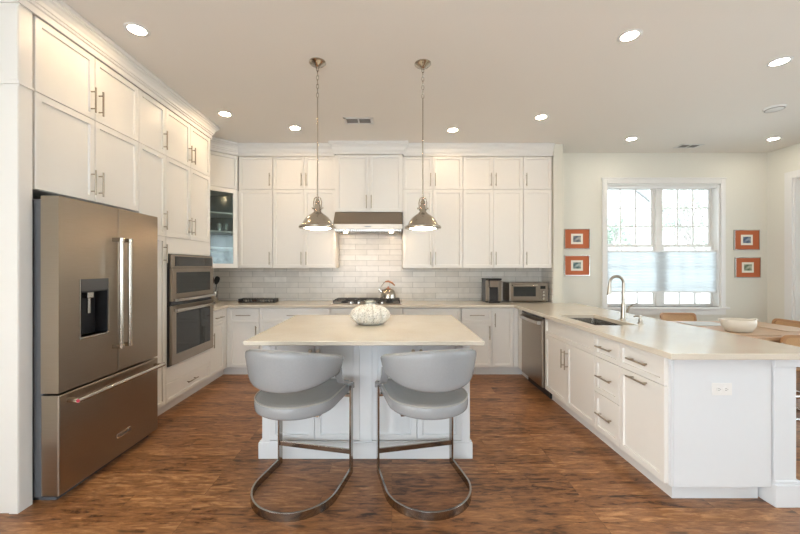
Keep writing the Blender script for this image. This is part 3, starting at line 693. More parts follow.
# ------------------------------------------------------------------ sink, faucet, soap dispenser
sk = thing('sink', 'stainless undermount sink in the peninsula countertop', 'sink', ((SX0+SX1)/2, (SY0+SY1)/2, 0.67))
bm = B(); hw, hd = (SX1-SX0)/2, (SY1-SY0)/2
def ring(w, d, r, z): return [(x, y, z) for x, y in rrect(2*w, 2*d, r)]
loops = [ring(hw+0.02, hd+0.02, 0.03, 0.208), ring(hw-0.0, hd-0.0, 0.03, 0.208), ring(hw-0.004, hd-0.004, 0.035, 0.03), ring(hw-0.03, hd-0.03, 0.04, 0.006), ring(hw-0.06, hd-0.06, 0.04, 0.004),
         ]
V = [[bm.verts.new(p) for p in lp] for lp in loops]
for A, Bq in zip(V, V[1:]):
    for i in range(len(A)): bm.faces.new((A[i], A[(i+1) % len(A)], Bq[(i+1) % len(A)], Bq[i]))
bm.faces.new(V[-1])
o = obj('basin', bm, M['steel_light'], sk, smooth=True); so = o.modifiers.new('solid', 'SOLIDIFY'); so.thickness = 0.0015
bm = B(); box(bm, -hw+0.002, hw-0.002, -0.012, 0.012, 0.012, 0.19, 0.008); obj('divider', bm, M['steel_light'], sk, smooth=True)
for s in (-1, 1):
    bm = B(); lathe(bm, [(0, 0.006), (0.04, 0.006), (0.043, 0.009), (0.03, 0.0095), (0, 0.008)], 24, (0, s*0.17, 0)); obj('drain', bm, M['chrome'], sk, smooth=True)
fa = thing('faucet', 'brushed nickel gooseneck pull-down faucet behind the sink', 'faucet', (2.13, 3.28, 0.9145))
bm = B(); lathe(bm, [(0, 0), (0.028, 0), (0.028, 0.008), (0.024, 0.012), (0.022, 0.06), (0.02, 0.1), (0.019, 0.13), (0.0135, 0.16), (0, 0.16)], 24); obj('base', bm, M['faucet'], fa, smooth=True)
bm = B(); P = [(0, 0, 0.15), (0, 0, 0.32)]
P += [(-0.062+0.062*cos(a), 0, 0.335+0.062*sin(a)) for a in [pi*i/14 for i in range(15)]]
P += [(-0.126, 0, 0.31)]
tube(bm, P, 0.0125, 14); obj('spout', bm, M['faucet'], fa, smooth=True)
bm = B(); tube(bm, [(-0.126, 0, 0.315), (-0.128, 0, 0.29), (-0.131, 0, 0.25), (-0.133, 0, 0.225)], 0.014, 14, radii=[0.0135, 0.016, 0.0175, 0.02]); obj('spray_head', bm, M['faucet'], fa, smooth=True)
bm = B(); tube(bm, [(0.0, 0, 0.075), (0.035, -0.01, 0.08)], 0.016, 14); tube(bm, [(0.033, -0.01, 0.08), (0.045, -0.012, 0.115), (0.075, -0.015, 0.14), (0.11, -0.018, 0.148)], 0.007, 10, radii=[0.011, 0.008, 0.006, 0.0055]); obj('lever', bm, M['faucet'], fa, smooth=True)
sd = thing('soap_dispenser', 'small brushed nickel soap dispenser beside the faucet', 'soap dispenser', (2.135, 3.06, 0.9145))
bm = B(); lathe(bm, [(0, 0), (0.024, 0), (0.024, 0.006), (0.016, 0.01), (0.016, 0.035), (0.0, 0.036)], 20); obj('collar', bm, M['faucet'], sd, smooth=True)
bm = B(); lathe(bm, [(0.009, 0.03), (0.009, 0.05), (0.016, 0.052), (0.016, 0.068), (0, 0.07)], 16); tube(bm, [(0, 0, 0.06), (-0.05, 0, 0.062), (-0.06, 0, 0.055)], 0.006, 8); obj('pump', bm, M['faucet'], sd, smooth=True)

# ------------------------------------------------------------------ dishwasher
dw = thing('dishwasher', 'stainless steel dishwasher in the peninsula next to the corner', 'dishwasher', (XP, 4.389, 0), -pi/2)
w = 0.619
bm = B(); box(bm, 0.004, w-0.004, 0.02, 0.58, 0.11, 0.878); obj('body', bm, M['darkgap'], dw)
bm = B(); box(bm, 0.004, w-0.012, -0.022, 0.02, 0.115, 0.838, 0.004); obj('door', bm, M['steel'], dw)
bm = B(); box(bm, 0.004, w-0.012, -0.018, 0.02, 0.841, 0.872, 0.004); obj('control_panel', bm, M['black'], dw)
bm = B(); sweep(bm, [(0.03, -0.03, 0.80), (0.05, -0.058, 0.80), (0.20, -0.066, 0.80), (w/2, -0.07, 0.80), (w-0.20, -0.066, 0.80), (w-0.05, -0.058, 0.80), (w-0.03, -0.03, 0.80)], [(-0.004, -0.018), (0.004, -0.018), (0.004, 0.018), (-0.004, 0.018)]); obj('handle', bm, M['steel_light'], dw, smooth=True)
bm = B(); box(bm, 0.004, w-0.004, 0.06, 0.5, 0.002, 0.108); obj('kick_plate', bm, M['black'], dw)

# ------------------------------------------------------------------ refrigerator
FX = -1.951; FY0, FY1 = 2.108, 2.975
rf = thing('refrigerator', 'stainless steel french-door refrigerator with ice dispenser, set in the left run', 'refrigerator', (FX, FY0, 0), pi/2)
fw = FY1-FY0
bm = B(); box(bm, 0.004, fw-0.004, 0.115, 0.755, 0.03, 1.80, 0.004); box(bm, 0.03, fw-0.03, 0.06, 0.3, 0.0, 0.06); obj('body', bm, M['darkgap'], rf)
def fdoor(nm, a, b, c, d, hole=None):
    bm = B()
    if not hole: box(bm, a, b, 0.0, 0.105, c, d, 0.006)
    else:
        ha, hb, hc, hd = hole
        box(bm, a, ha, 0, 0.105, c, d); box(bm, hb, b, 0, 0.105, c, d); box(bm, ha, hb, 0, 0.105, c, hc); box(bm, ha, hb, 0, 0.105, hd, d); box(bm, ha, hb, 0.09, 0.105, hc, hd)
    return obj(nm, bm, M['steel'], rf)
HO = (0.122, 0.340, 0.955, 1.245)
dl = fdoor('left_door', -0.02, fw/2-0.004, 0.655, 1.815, HO)
drr = fdoor('right_door', fw/2+0.004, fw, 0.655, 1.815)
fz = fdoor('freezer_drawer', -0.02, fw, 0.05, 0.643)
bm = B(); box(bm, HO[0], HO[1], -0.004, 0.0, HO[3], HO[3]+0.075, 0.001); obj('dispenser_display', bm, M['slot'], dl)
bm = B(); a, b, c, d = HO
box(bm, a, a+0.006, -0.002, 0.09, c, d); box(bm, b-0.006, b, -0.002, 0.09, c, d); box(bm, a+0.006, b-0.006, 0.08, 0.09, c, d); box(bm, a+.006, b-.006, 0.0, 0.08, d-0.008, d); obj('dispenser_recess', bm, M['black'], dl)
bm = B(); t_ = 0.006
box(bm, a-t_, a, -0.005, 0, c-0.012, d+0.075); box(bm, b, b+t_, -0.005, 0, c-0.012, d+0.075); obj('dispenser_frame', bm, M['steel_light'], dl)
bm = B(); box(bm, a-0.004, b+0.004, -0.008, 0.07, c-0.012, c, 0.002); obj('drip_tray', bm, M['steel_light'], dl)
bm = B(); box(bm, a+0.07, a+0.12, 0.01, 0.05, d-0.05, d-0.01, 0.004); box(bm, a+0.085, a+0.105, 0.02, 0.032, d-0.15, d-0.05, 0.003); obj('dispenser_paddle', bm, M['steel_light'], dl)
def fr_handle(par, x, z0, z1):
    bm = B(); cyl(bm, (x, -0.06, z0), (x, -0.06, z1), 0.0135, 18)
    h = obj('handle', bm, M['nickel'], par, smooth=True)
    for z in (z0+0.012, z1-0.012):
        bm = B(); box(bm, x-0.011, x+0.011, -0.076, 0.0, z-0.014, z+0.014, 0.003); obj('handle_bracket', bm, M['nickel'], h)
fr_handle(dl, fw/2-0.046, 0.83, 1.60); fr_handle(drr, fw/2+0.034, 0.83, 1.60)
bm = B(); cyl(bm, (0.03, -0.07, 0.595), (fw-0.03, -0.07, 0.595), 0.0145, 18); h = obj('handle', bm, M['steel_light'], fz, smooth=True)
for x in (0.045, fw-0.045):
    bm = B(); box(bm, x-0.014, x+0.014, -0.06, 0.0, 0.584, 0.606, 0.003); obj('handle_bracket', bm, M['nickel'], h)
bm = B(); cyl(bm, (0.0285, -0.07, 0.595), (0.0305, -0.07, 0.595), 0.0105, 16); obj('medallion', bm, M['red'], h)
# badge with the maker's lettering
bm = B(); box(bm, 0.42, 0.56, -0.003, 0.0, 0.175, 0.21, 0.001); bd = obj('badge', bm, M['steel_light'], fz)
def text_mesh(body, size, parent, loc, rot, m, name='lettering', ext=0.0006):
    cu = bpy.data.curves.new('t', 'FONT'); cu.body = body; cu.size = size; cu.extrude = ext; cu.align_x = 'CENTER'; cu.align_y = 'CENTER'
    to = bpy.data.objects.new('t', cu); COL.objects.link(to); bpy.context.view_layer.update()
    me = bpy.data.meshes.new_from_object(to.evaluated_get(bpy.context.evaluated_depsgraph_get())); COL.objects.unlink(to); bpy.data.objects.remove(to)
    me.materials.append(m); o = bpy.data.objects.new(name, me); COL.objects.link(o); o.parent = parent; o.location = loc; o.rotation_euler = rot
    return o
text_mesh('KitchenAid', 0.026, bd, (0.49, -0.0035, 0.1925), (pi/2, 0, 0), M['slot'])

# ------------------------------------------------------------------ wall ovens
ov = thing('wall_oven', 'stainless steel built-in microwave and oven combination in the oven tower', 'oven', (XF, Y2+0.022, 0), pi/2)
ow = Y4-Y2-0.044
bm = B(); box(bm, 0.004, ow-0.004, 0.0, 0.55, 0.458, 1.518); box(bm, -0.012, ow+0.012, -0.016, -0.001, 0.455, 1.520); obj('body', bm, M['black'], ov)
def oven_door(z0, z1, wz0, wz1, nm, hz):
    bm = B(); s = 0.065
    box(bm, 0, s, -0.045, -0.017, z0, z1); box(bm, ow-s, ow, -0.045, -0.017, z0, z1); box(bm, s, ow-s, -0.045, -0.017, z0, wz0); box(bm, s, ow-s, -0.045, -0.017, wz1, z1)
    d = obj(nm, bm, M['steel'], ov)
    bm = B(); box(bm, s, ow-s, -0.041, -0.019, wz0, wz1); obj('door_glass', bm, M['blackglass'], d)
    n = 12
    bm = B(); sweep(bm, [(0.025+(ow-0.05)*i/n, -0.075-0.025*sin(pi*i/n), hz) for i in range(n+1)], [(-0.007, -0.013), (0.007, -0.013), (0.007, 0.013), (-0.007, 0.013)])
    for x in (0.03, ow-0.03): box(bm, x-0.008, x+0.008, -0.078, -0.044, hz-0.012, hz+0.012)
    obj('handle', bm, M['steel_light'], d, smooth=True)
    return d
oven_door(1.070, 1.385, 1.14, 1.345, 'microwave_door', 1.082)
oven_door(0.468, 1.025, 0.56, 0.955, 'oven_door', 0.985)
bm = B(); box(bm, 0, ow, -0.04, -0.017, 1.39, 1.515, 0.002); cp = obj('control_panel', bm, M['steel'], ov)
bm = B(); box(bm, 0.05, ow-0.02, -0.042, -0.039, 1.405, 1.50); obj('display', bm, M['blackglass'], cp)
bm = B()
for z in (1.035, 1.045, 1.055): box(bm, 0.01, ow-0.01, -0.03, -0.017, z, z+0.005)
obj('vent_strip', bm, M['darkgap'], ov)

# ------------------------------------------------------------------ crown moulding
CP = [(0.001, -0.057), (0.012, -0.057), (0.012, -0.02), (0.022, -0.014), (0.022, 0.0), (0.030, 0.004), (0.034, 0.025), (0.048, 0.048), (0.060, 0.058), (0.060, 0.068), (0.072, 0.074), (0.074, 0.0985), (0.001, 0.0985)]
def crown(label, pts, zc=2.95, mirror=1):
    bm = B(); sweep(bm, [(x, y, zc) for x, y in pts], [(a*mirror, b) for a, b in CP]); return tag(obj('crown_moulding', bm, M['trim']), label, 'moulding')
crown('white crown moulding above the left run from end panel past the oven tower', [(XL+0.1, 2.021), (XF+0.0, 2.021), (XF+0.0, Y4+0.002), (-2.35, Y4+0.002)])
crown('white crown moulding above the diagonal corner cabinet and the left back cabinets', [(-2.395, Y4+0.11), (-2.395, Cy), (Dx, YU-0.002), (-0.758, YU-0.002)])
crown('white crown moulding stepping forward above the hood cabinet', [(-0.757, YB-0.05), (-0.757, YH-0.002), (0.147, YH-0.002), (0.147, YB-0.05)])
crown('white crown moulding above the back cabinets right of the hood', [(0.148, YU-0.002), (2.168, YU-0.002)])
# ------------------------------------------------------------------ range hood
hd = thing('range_hood', 'stainless steel under-cabinet range hood above the cooktop', 'range hood', (-0.31, 5.0, 0))
bm = B(); W2 = 0.446
sec = [(0.13, 2.128), (-0.255, 2.128), (-0.41, 1.950), (-0.41, 1.885), (0.13, 1.885)]
L = [bm.verts.new((-W2, y, z)) for y, z in sec]; R = [bm.verts.new((W2, y, z)) for y, z in sec]
bm.faces.new(L); bm.faces.new(R[::-1])
for i in range(5): bm.faces.new((L[i], R[i], R[(i+1) % 5], L[(i+1) % 5]))
obj('canopy', bm, M['steel'], hd)
bm = B(); box(bm, -W2-0.003, W2+0.003, -0.418, -0.411, 1.884, 1.950, 0.002); obj('front_band', bm, M['steel'], hd)
for k in range(3):
    bm = B(); x0 = -W2+0.02+k*0.29
    for i in range(12): box(bm, x0+i*0.0235, x0+i*0.0235+0.014, -0.40, 0.05, 1.858, 1.885)
    obj('baffle_filter', bm, M['steel_light'], hd)
for x in (-0.3, 0.3):
    bm = B(); lathe(bm, [(0, 0), (0.022, 0), (0.022, 0.006), (0, 0.006)], 20, (x, -0.28, 1.851)); obj('hood_lamp', bm, M['hoodbulb'], hd)
bm = B(); box(bm, -0.04, 0.04, -0.4195, -0.418, 1.912, 1.922); obj('control_strip', bm, M['darkgap'], hd)

# ------------------------------------------------------------------ cooktop
ck = thing('gas_cooktop', 'black gas cooktop with cast iron grates set in the back counter', 'cooktop', (-0.33, 4.83, 0.9145))
bm = B(); box(bm, -0.455, 0.455, -0.25, 0.25, 0.0, 0.008, 0.003); obj('glass_top', bm, M['steel'], ck)
for k in range(3):
    bm = B(); xa = -0.44+k*0.296; xb = xa+0.286; ya, yb = -0.17, 0.235
    for p in ((xa, xa+0.012, ya, yb), (xb-0.012, xb, ya, yb), (xa, xb, ya, ya+0.012), (xa, xb, yb-0.012, yb), (xa, xb, 0.02, 0.032), ((xa+xb)/2-0.006, (xa+xb)/2+0.006, ya, yb)):
        box(bm, *p, 0.032, 0.046)
    for x in (xa+0.006, xb-0.006):
        for y in (ya+0.006, yb-0.006): box(bm, x-0.006, x+0.006, y-0.006, y+0.006, 0.008, 0.034)
    obj('grate', bm, M['iron'], ck)
for x, y in ((-0.3, 0.13), (-0.3, -0.06), (0, 0.03), (0.3, 0.13), (0.3, -0.06)):
    bm = B(); lathe(bm, [(0, 0.008), (0.05, 0.008), (0.048, 0.018), (0.035, 0.02), (0.035, 0.026), (0, 0.028)], 20, (x, y, 0)); obj('burner', bm, M['iron'], ck, smooth=True)
for i in range(5):
    bm = B(); lathe(bm, [(0, 0.008), (0.02, 0.008), (0.017, 0.034), (0, 0.035)], 16, (-0.2+i*0.1, -0.212, 0)); obj('knob', bm, M['steel_light'], ck, smooth=True)
# kettle
kt = thing('tea_kettle', 'polished steel kettle with copper handle on the cooktop', 'kettle', (-0.05, 4.95, 0.9612), pi)
kt.scale = (1.2, 1.2, 1.2)
bm = B(); lathe(bm, [(0, 0), (0.08, 0), (0.088, 0.008), (0.086, 0.05), (0.072, 0.09), (0.05, 0.108), (0.03, 0.112), (0, 0.113)], 32); obj('body', bm, M['nickel'], kt, smooth=True)
bm = B(); lathe(bm, [(0.032, 0.111), (0.03, 0.118), (0.008, 0.122), (0.012, 0.135), (0, 0.14)], 20); obj('lid', bm, M['copper'], kt, smooth=True)
bm = B(); tube(bm, [(0.06, 0, 0.06), (0.09, 0, 0.09), (0.112, 0, 0.118)], 0.014, 12, radii=[0.02, 0.014, 0.01]); obj('spout', bm, M['chrome'], kt, smooth=True)
bm = B(); tube(bm, [(0.07, 0, 0.075), (0.075, 0, 0.14), (0.05, 0, 0.185), (0.02, 0, 0.195)], 0.006, 8); obj('handle_bracket', bm, M['chrome'], kt, smooth=True)
bm = B(); tube(bm, [(0.035, 0, 0.192), (0.0, 0, 0.198), (-0.045, 0, 0.18), (-0.075, 0, 0.15)], 0.01, 10, radii=[0.008, 0.011, 0.011, 0.008]); obj('handle', bm, M['copper'], kt, smooth=True)

# ------------------------------------------------------------------ island
isl = thing('kitchen_island', 'white kitchen island base with panelled doors facing the stools', 'island', (-0.19, 2.598, 0))
bm = B(); box(bm, -0.755, 0.755, 0.022, 0.86, 0.0, 0.895); obj('body', bm, M['island'], isl)
bm = B()
box(bm, -0.782, 0.778, 0.0, 0.021, 0, 0.115); box(bm, -0.775, 0.772, 0.006, 0.021, 0.115, 0.128)
box(bm, -0.782, -0.7555, 0.021, 0.88, 0, 0.115); box(bm, 0.7555, 0.775, 0.021, 0.88, 0, 0.115); box(bm, -0.7555, 0.7555, 0.861, 0.88, 0, 0.115)
obj('base_moulding', bm, M['island'], isl)
for a, b in ((-0.755, -0.70), (-0.045, 0.045), (0.70, 0.755)):
    bm = B(); box(bm, a, b, 0.004, 0.021, 0.129, 0.895); obj('pilaster', bm, M['island'], isl)
for k, (a, b) in enumerate(((-0.70, -0.3725), (-0.3725, -0.045), (0.045, 0.3725), (0.3725, 0.70))):
    d = obj('door', shaker(a, b, 0.133, 0.86), M['island'], isl)
    x = b-0.028 if k % 2 == 0 else a+0.028
    bm = B(); vs = lathe(bm, [(0, 0), (0.006, 0), (0.006, 0.012), (0.013, 0.018), (0.013, 0.026), (0, 0.028)], 16); bmesh.ops.transform(bm, matrix=Matrix.Translation((x, 0, 0.79)) @ Matrix.Rotation(pi/2, 4, 'X'), verts=vs); obj('knob', bm, M['pull'], d, smooth=True)
for s in (-1, 1):
    bm = B(); box(bm, s*0.715-0.02, s*0.715+0.02, -0.10, 0.021, 0.868, 0.895, 0.003); box(bm, s*0.715-0.02, s*0.715+0.02, -0.03, 0.004, 0.82, 0.868, 0.003); obj('corbel', bm, M['island'], isl)
    for ya, yb in ((0.04, 0.44), (0.44, 0.84)):
        bm = shaker(ya, yb, 0.133, 0.86, th=0.012, rec=0.007)
        bmesh.ops.transform(bm, matrix=(Matrix.Translation((0.768, 0, 0)) @ Matrix.Rotation(pi/2, 4, 'Z')) if s > 0 else (Matrix.Translation((-0.768, 0.88, 0)) @ Matrix.Rotation(-pi/2, 4, 'Z')), verts=bm.verts[:]); obj('side_panel', bm, M['island'], isl)
bm = B(); box(bm, -0.945, 0.592, 2.266, 3.52, 0.897, 0.925); tag(obj('island_countertop', bm, M['quartz'], bevel=0.004), 'cream quartz slab on the kitchen island', 'countertop')
# ribbed vase
vs_ = thing('ribbed_vase', 'squat ribbed white speckled pot on the island', 'vase', (-0.18, 2.96, 0.9255))
bm = B(); lathe(bm, [(0, 0), (0.085, 0.0), (0.12, 0.015), (0.148, 0.045), (0.155, 0.075), (0.145, 0.108), (0.115, 0.135), (0.075, 0.152), (0.045, 0.160), (0.038, 0.172), (0.044, 0.186), (0.04, 0.188), (0.032, 0.172), (0.04, 0.155), (0, 0.15)], 96,
              mod=lambda a, z: 1+(0.24*abs(cos(6*a))**0.7-0.16)*min(1, z/0.06) if 0.01 < z < 0.158 else 1)
obj('pot', bm, M['vase'], vs_, smooth='all')
bm = B(); lathe(bm, [(0.0, 0.160), (0.037, 0.162), (0.046, 0.187), (0.050, 0.194), (0.045, 0.196), (0.035, 0.172), (0, 0.17)], 32); obj('neck_rim', bm, M['stemglass'], vs_, smooth=True)

# ------------------------------------------------------------------ bar stools
def make_stool(label, loc, rot):
    t = thing('bar_stool', label, 'stool', loc, rot, 'counter stools at the island')
    R_, S_ = 0.265, 0.23; cy = -S_
    # base: flat bar standing on edge, open towards the island
    path = [(R_, 0.0, 0.024), (R_, cy, 0.024)]+[(R_*cos(a), cy-R_*sin(a), 0.024) for a in [pi*i/24 for i in range(1, 24)]]+[(-R_, cy, 0.024), (-R_, 0.0, 0.024)]
    bm = B(); sweep(bm, path, [(-0.006, -0.024), (0.006, -0.024), (0.006, 0.024), (-0.006, 0.024)]); obj('base_rail', bm, M['stoolmetal'], t, smooth=True, bevel=0.001)
    for s in (-1, 1):
        bm = B(); box(bm, s*R_-0.006, s*R_+0.006, 0.0005, 0.045, 0.0, 0.60, 0.001); lg = obj('leg', bm, M['stoolmetal'], t)
        # leather-wrapped bracket from leg to the end of the back
        bm = B(); sweep(bm, [(s*(R_-0.0), 0.022, 0.585), (s*(R_+0.0), 0.018, 0.615), (s*(R_+0.0), -0.02, 0.635), (s*(R_+0.0), -0.10, 0.650), (s*(R_+0.0), -0.165, 0.68), (s*(R_-0.001), -0.20, 0.73), (s*(R_-0.002), -0.21, 0.78)], [(-0.006, -0.022), (0.006, -0.022), (0.006, 0.022), (-0.006, 0.022)], up=Vector((1, 0, 0))); obj('back_bracket', bm, M['leather'], t, smooth=True)
    bm = B(); box(bm, -R_+0.0065, R_-0.0065, 0.008, 0.020, 0.14, 0.172, 0.001); obj('footrest', bm, M['stoolmetal'], t)
    bm = B(); box(bm, -R_+0.007, R_-0.007, 0.005, 0.04, 0.525, 0.540); box(bm, -0.2, 0.2, -0.35, 0.0, 0.528, 0.541); obj('seat_plate', bm, M['stoolmetal'], t)
    # seat cushion: D shape
    out = [(0.246, 0.04)]+[(0.250*cos(a), cy-0.252*sin(a)) for a in [pi*i/28 for i in range(29)]]+[(-0.246, 0.04)]
    out = [(0.235, 0.085)]+out+[(-0.235, 0.085)]
    def lay(k, z, dz=0): return [bm.verts.new(((x)*k, (y+0.2)*k-0.2, z)) for x, y in out]
    bm = B()
    V = [lay(*q) for q in ((0.80, 0.542), (0.95, 0.542), (0.985, 0.549), (0.995, 0.562), (1.0, 0.582), (0.995, 0.603), (0.978, 0.614), (0.94, 0.618), (0.80, 0.616), (0.55, 0.608))]
    for A, Bq in zip(V, V[1:]):
        n = len(A)
        for i in range(n): bm.faces.new((A[i], A[(i+1) % n], Bq[(i+1) % n], Bq[i]))
    bm.faces.new(V[0][::-1]); bm.faces.new(V[-1])
    st = obj('seat', bm, M['leather'], t, smooth='all')
    bm = B(); tube(bm, [(x*0.984, (y+0.2)*0.984-0.2, 0.6135) for x, y in out], 0.0045, 6, closed=True); obj('piping', bm, M['piping'], st, smooth='all')
    # wrap-around back
    bm = B(); n = 40; amax = radians(104); rings = []; top = []
    for i in range(n+1):
        a = -amax+2*amax*i/n; u = abs(a)/amax
        zt = 0.937-0.008*u-0.09*max(0, (u-0.12)/0.88)**1.5
        zb = 0.700+0.042*min(1, u/0.7)**2
        th = 0.030*(1-0.35*u**4)
        if i in (0, n): th *= 0.6; zt -= 0.006; zb += 0.006
        dx, dy = sin(a), -cos(a)
        lean = 0.014
        rg = []
        zc, hh = (zt+zb)/2, (zt-zb)/2; m = 20
        for k in range(m):
            q = 2*pi*k/m; c, s = cos(q), sin(q)
            px = th*math.copysign(abs(c)**0.55, c); pz = hh*math.copysign(abs(s)**0.40, s)
            rr = 0.263+px+lean*(pz/hh)
            rg.append(bm.verts.new((dx*rr, cy+dy*rr, zc+pz)))
        rings.append(rg)
        top.append((dx*(0.262+lean), cy+dy*(0.262+lean), zt+0.001))
    for A, Bq in zip(rings, rings[1:]):
        for k in range(20): bm.faces.new((A[k], A[(k+1) % 20], Bq[(k+1) % 20], Bq[k]))
    bm.faces.new(rings[0][::-1]); bm.faces.new(rings[-1])
    bk = obj('backrest', bm, M['leather'], t, smooth='all')
    bm = B(); tube(bm, top[1:-1], 0.0035, 6); obj('piping', bm, M['piping'], bk, smooth='all')
    return t
st = make_stool('left grey leather counter stool with curved metal sled base, pulled up to the island', (-0.538, 2.445, 0), radians(-13))
dup(st, (0.170, 2.455, 0), radians(13), 'right grey leather counter stool with curved metal sled base, pulled up to the island')

# ------------------------------------------------------------------ pendants
def make_pendant(label, loc):
    t = thing('pendant_lamp', label, 'pendant lamp', loc, 0, 'pendants above the island')
    bm = B(); lathe(bm, [(0, 0), (0.068, 0), (0.068, -0.006), (0.055, -0.018), (0.03, -0.026), (0.016, -0.045), (0, -0.046)], 32); obj('ceiling_canopy', bm, M['nickel'], t, smooth=True)
    bm = B()
    for i in range(7):
        z = -0.055-i*0.035; P = [(0.009*cos(q), 0, z+0.021*sin(q)) for q in [2*pi*k/10 for k in range(10)]]
        if i % 2: P = [(0, x, z) for x, _, z in P]
        tube(bm, P, 0.0028, 6, closed=True)
    obj('chain', bm, M['nickel'], t, smooth=True)
    bm = B(); cyl(bm, (0, 0, -0.28), (0, 0, -1.10), 0.0052, 10); obj('rod', bm, M['nickel'], t, smooth=True)
    # yoke loop
    bm = B(); tube(bm, [(-0.028, 0, -1.195), (-0.032, 0, -1.13), (-0.024, 0, -1.098), (0, 0, -1.085), (0.024, 0, -1.098), (0.032, 0, -1.13), (0.028, 0, -1.195)], 0.0045, 8)
    for s in (-1, 1): cyl(bm, (s*0.028, 0, -1.178), (s*0.046, 0, -1.178), 0.007, 10)
    obj('yoke', bm, M['nickel'], t, smooth=True)
    bm = B(); lathe(bm, [(0, -1.10), (0.010, -1.10), (0.013, -1.115), (0.018, -1.12), (0.020, -1.135), (0.016, -1.14), (0.022, -1.15), (0.024, -1.195), (0.028, -1.205), (0, -1.21)], 24); obj('socket', bm, M['nickel'], t, smooth=True)
    bm = B(); lathe(bm, [(0.024, -1.192), (0.029, -1.205), (0.042, -1.219), (0.064, -1.233), (0.088, -1.252), (0.108, -1.278), (0.121, -1.303), (0.126, -1.313), (0.144, -1.320), (0.149, -1.328), (0.147, -1.340), (0.108, -1.341), (0.106, -1.312), (0.094, -1.282), (0.078, -1.258), (0.056, -1.237), (0.030, -1.222)], 48); obj('shade', bm, M['nickel'], t, smooth='all')
    bm = B(); lathe(bm, [(0, -1.353), (0.05, -1.351), (0.09, -1.345), (0.107, -1.340), (0.100, -1.325), (0, -1.325)], 40); obj('diffuser', bm, M['pbulb'], t, smooth='all')
    return t
pn = make_pendant('left brushed nickel dome pendant lamp over the island', (-0.600, 2.88, HC))
dup(pn, (0.252, 2.90, HC), 0, 'right brushed nickel dome pendant lamp over the island')

# ------------------------------------------------------------------ recessed lights, vents, detector
def make_down(m, label, loc):
    t = thing('recessed_light', label, 'ceiling light', loc, 0, 'recessed ceiling lights')
    bm = B(); lathe(bm, [(0.054, -0.004), (0.074, -0.004), (0.078, -0.001), (0.078, 0), (0.054, 0)], 32)
    obj('trim_ring', bm, M['plate'], t, smooth=True)
    bm = B(); lathe(bm, [(0, -0.003), (0.054, -0.003), (0.054, 0), (0, 0)], 32); obj('diffuser', bm, m, t)
    return t
DLS = [((-1.775, 2.485), 'recessed ceiling light nearest the refrigerator end of the left cabinets'), ((-1.80, 3.85), 'recessed ceiling light in front of the oven tower'),
       ((-1.15, 4.24), 'recessed ceiling light in front of the left back cabinets'), ((0.735, 4.30), 'recessed ceiling light in front of the back cabinets right of the hood'),
       ((1.645, 3.93), 'recessed ceiling light above the far end of the peninsula'), ((1.70, 2.55), 'large looking recessed ceiling light above the near end of the peninsula')]
f0 = None
for (x, y), lab in DLS:
    if f0 is None: f0 = make_down(M['bulb'], lab, (x, y, HC))
    else: dup(f0, (x, y, HC), 0, lab)
f1 = None
for (x, y), lab in [((3.12, 2.87), 'recessed ceiling light nearest the viewer over the dining table'), ((3.09, 4.60), 'recessed ceiling light above the dining window, left one'), ((4.92, 4.60), 'recessed ceiling light in the right corner of the dining area')]:
    if f1 is None: f1 = make_down(M['bulb_cool'], lab, (x, y, HC))
    else: dup(f1, (x, y, HC), 0, lab)
for (x, y), lab in (((-1.0, -0.6), 'recessed ceiling light behind the viewpoint, nearest the added left wall window'), ((-1.0, -2.4), 'recessed ceiling light at the rear left of the room'), ((1.7, -2.4), 'recessed ceiling light at the rear right of the room')):
    dup(f1, (x, y, HC), 0, lab)
def vent(x, y, w, d, label, rot=0):
    t = thing('ceiling_vent', label, 'vent', (x, y, HC), rot)
    bm = B(); box(bm, -w/2, w/2, -d/2, -d/2+0.025, -0.006, 0); box(bm, -w/2, w/2, d/2-0.025, d/2, -0.006, 0); box(bm, -w/2, -w/2+0.03, -d/2, d/2, -0.006, 0); box(bm, w/2-0.03, w/2, -d/2, d/2, -0.006, 0); box(bm, -0.008, 0.008, -d/2, d/2, -0.006, 0); obj('frame', bm, M['plate'], t)
    bm = B(); box(bm, -w/2+0.03, w/2-0.03, -d/2+0.025, d/2-0.025, -0.0012, 0); obj('backing', bm, M['darkgap'], t)
    bm = B(); n = int((d-0.05)/0.02)
    for i in range(n): box(bm, -w/2+0.03, w/2-0.03, -d/2+0.03+i*0.02, -d/2+0.036+i*0.02, -0.005, -0.001)
    obj('slat', bm, M['gasket'], t)
vent(-0.375, 4.03, 0.33, 0.17, 'rectangular ceiling vent between the two pendants, near the hood')
vent(4.05, 4.87, 0.30, 0.16, 'rectangular ceiling vent above the dining window')
sm = thing('smoke_detector', 'flat round white ceiling disc in the dining area', 'detector', (3.97, 3.70, HC))
bm = B(); lathe(bm, [(0, -0.022), (0.075, -0.02), (0.088, -0.008), (0.09, 0), (0, 0)], 32); obj('housing', bm, M['plate'], sm, smooth=True)
bm = B(); lathe(bm, [(0.070, -0.0225), (0.078, -0.0215), (0.078, -0.018), (0.070, -0.018)], 32); obj('slot_ring', bm, M['gasket'], sm)

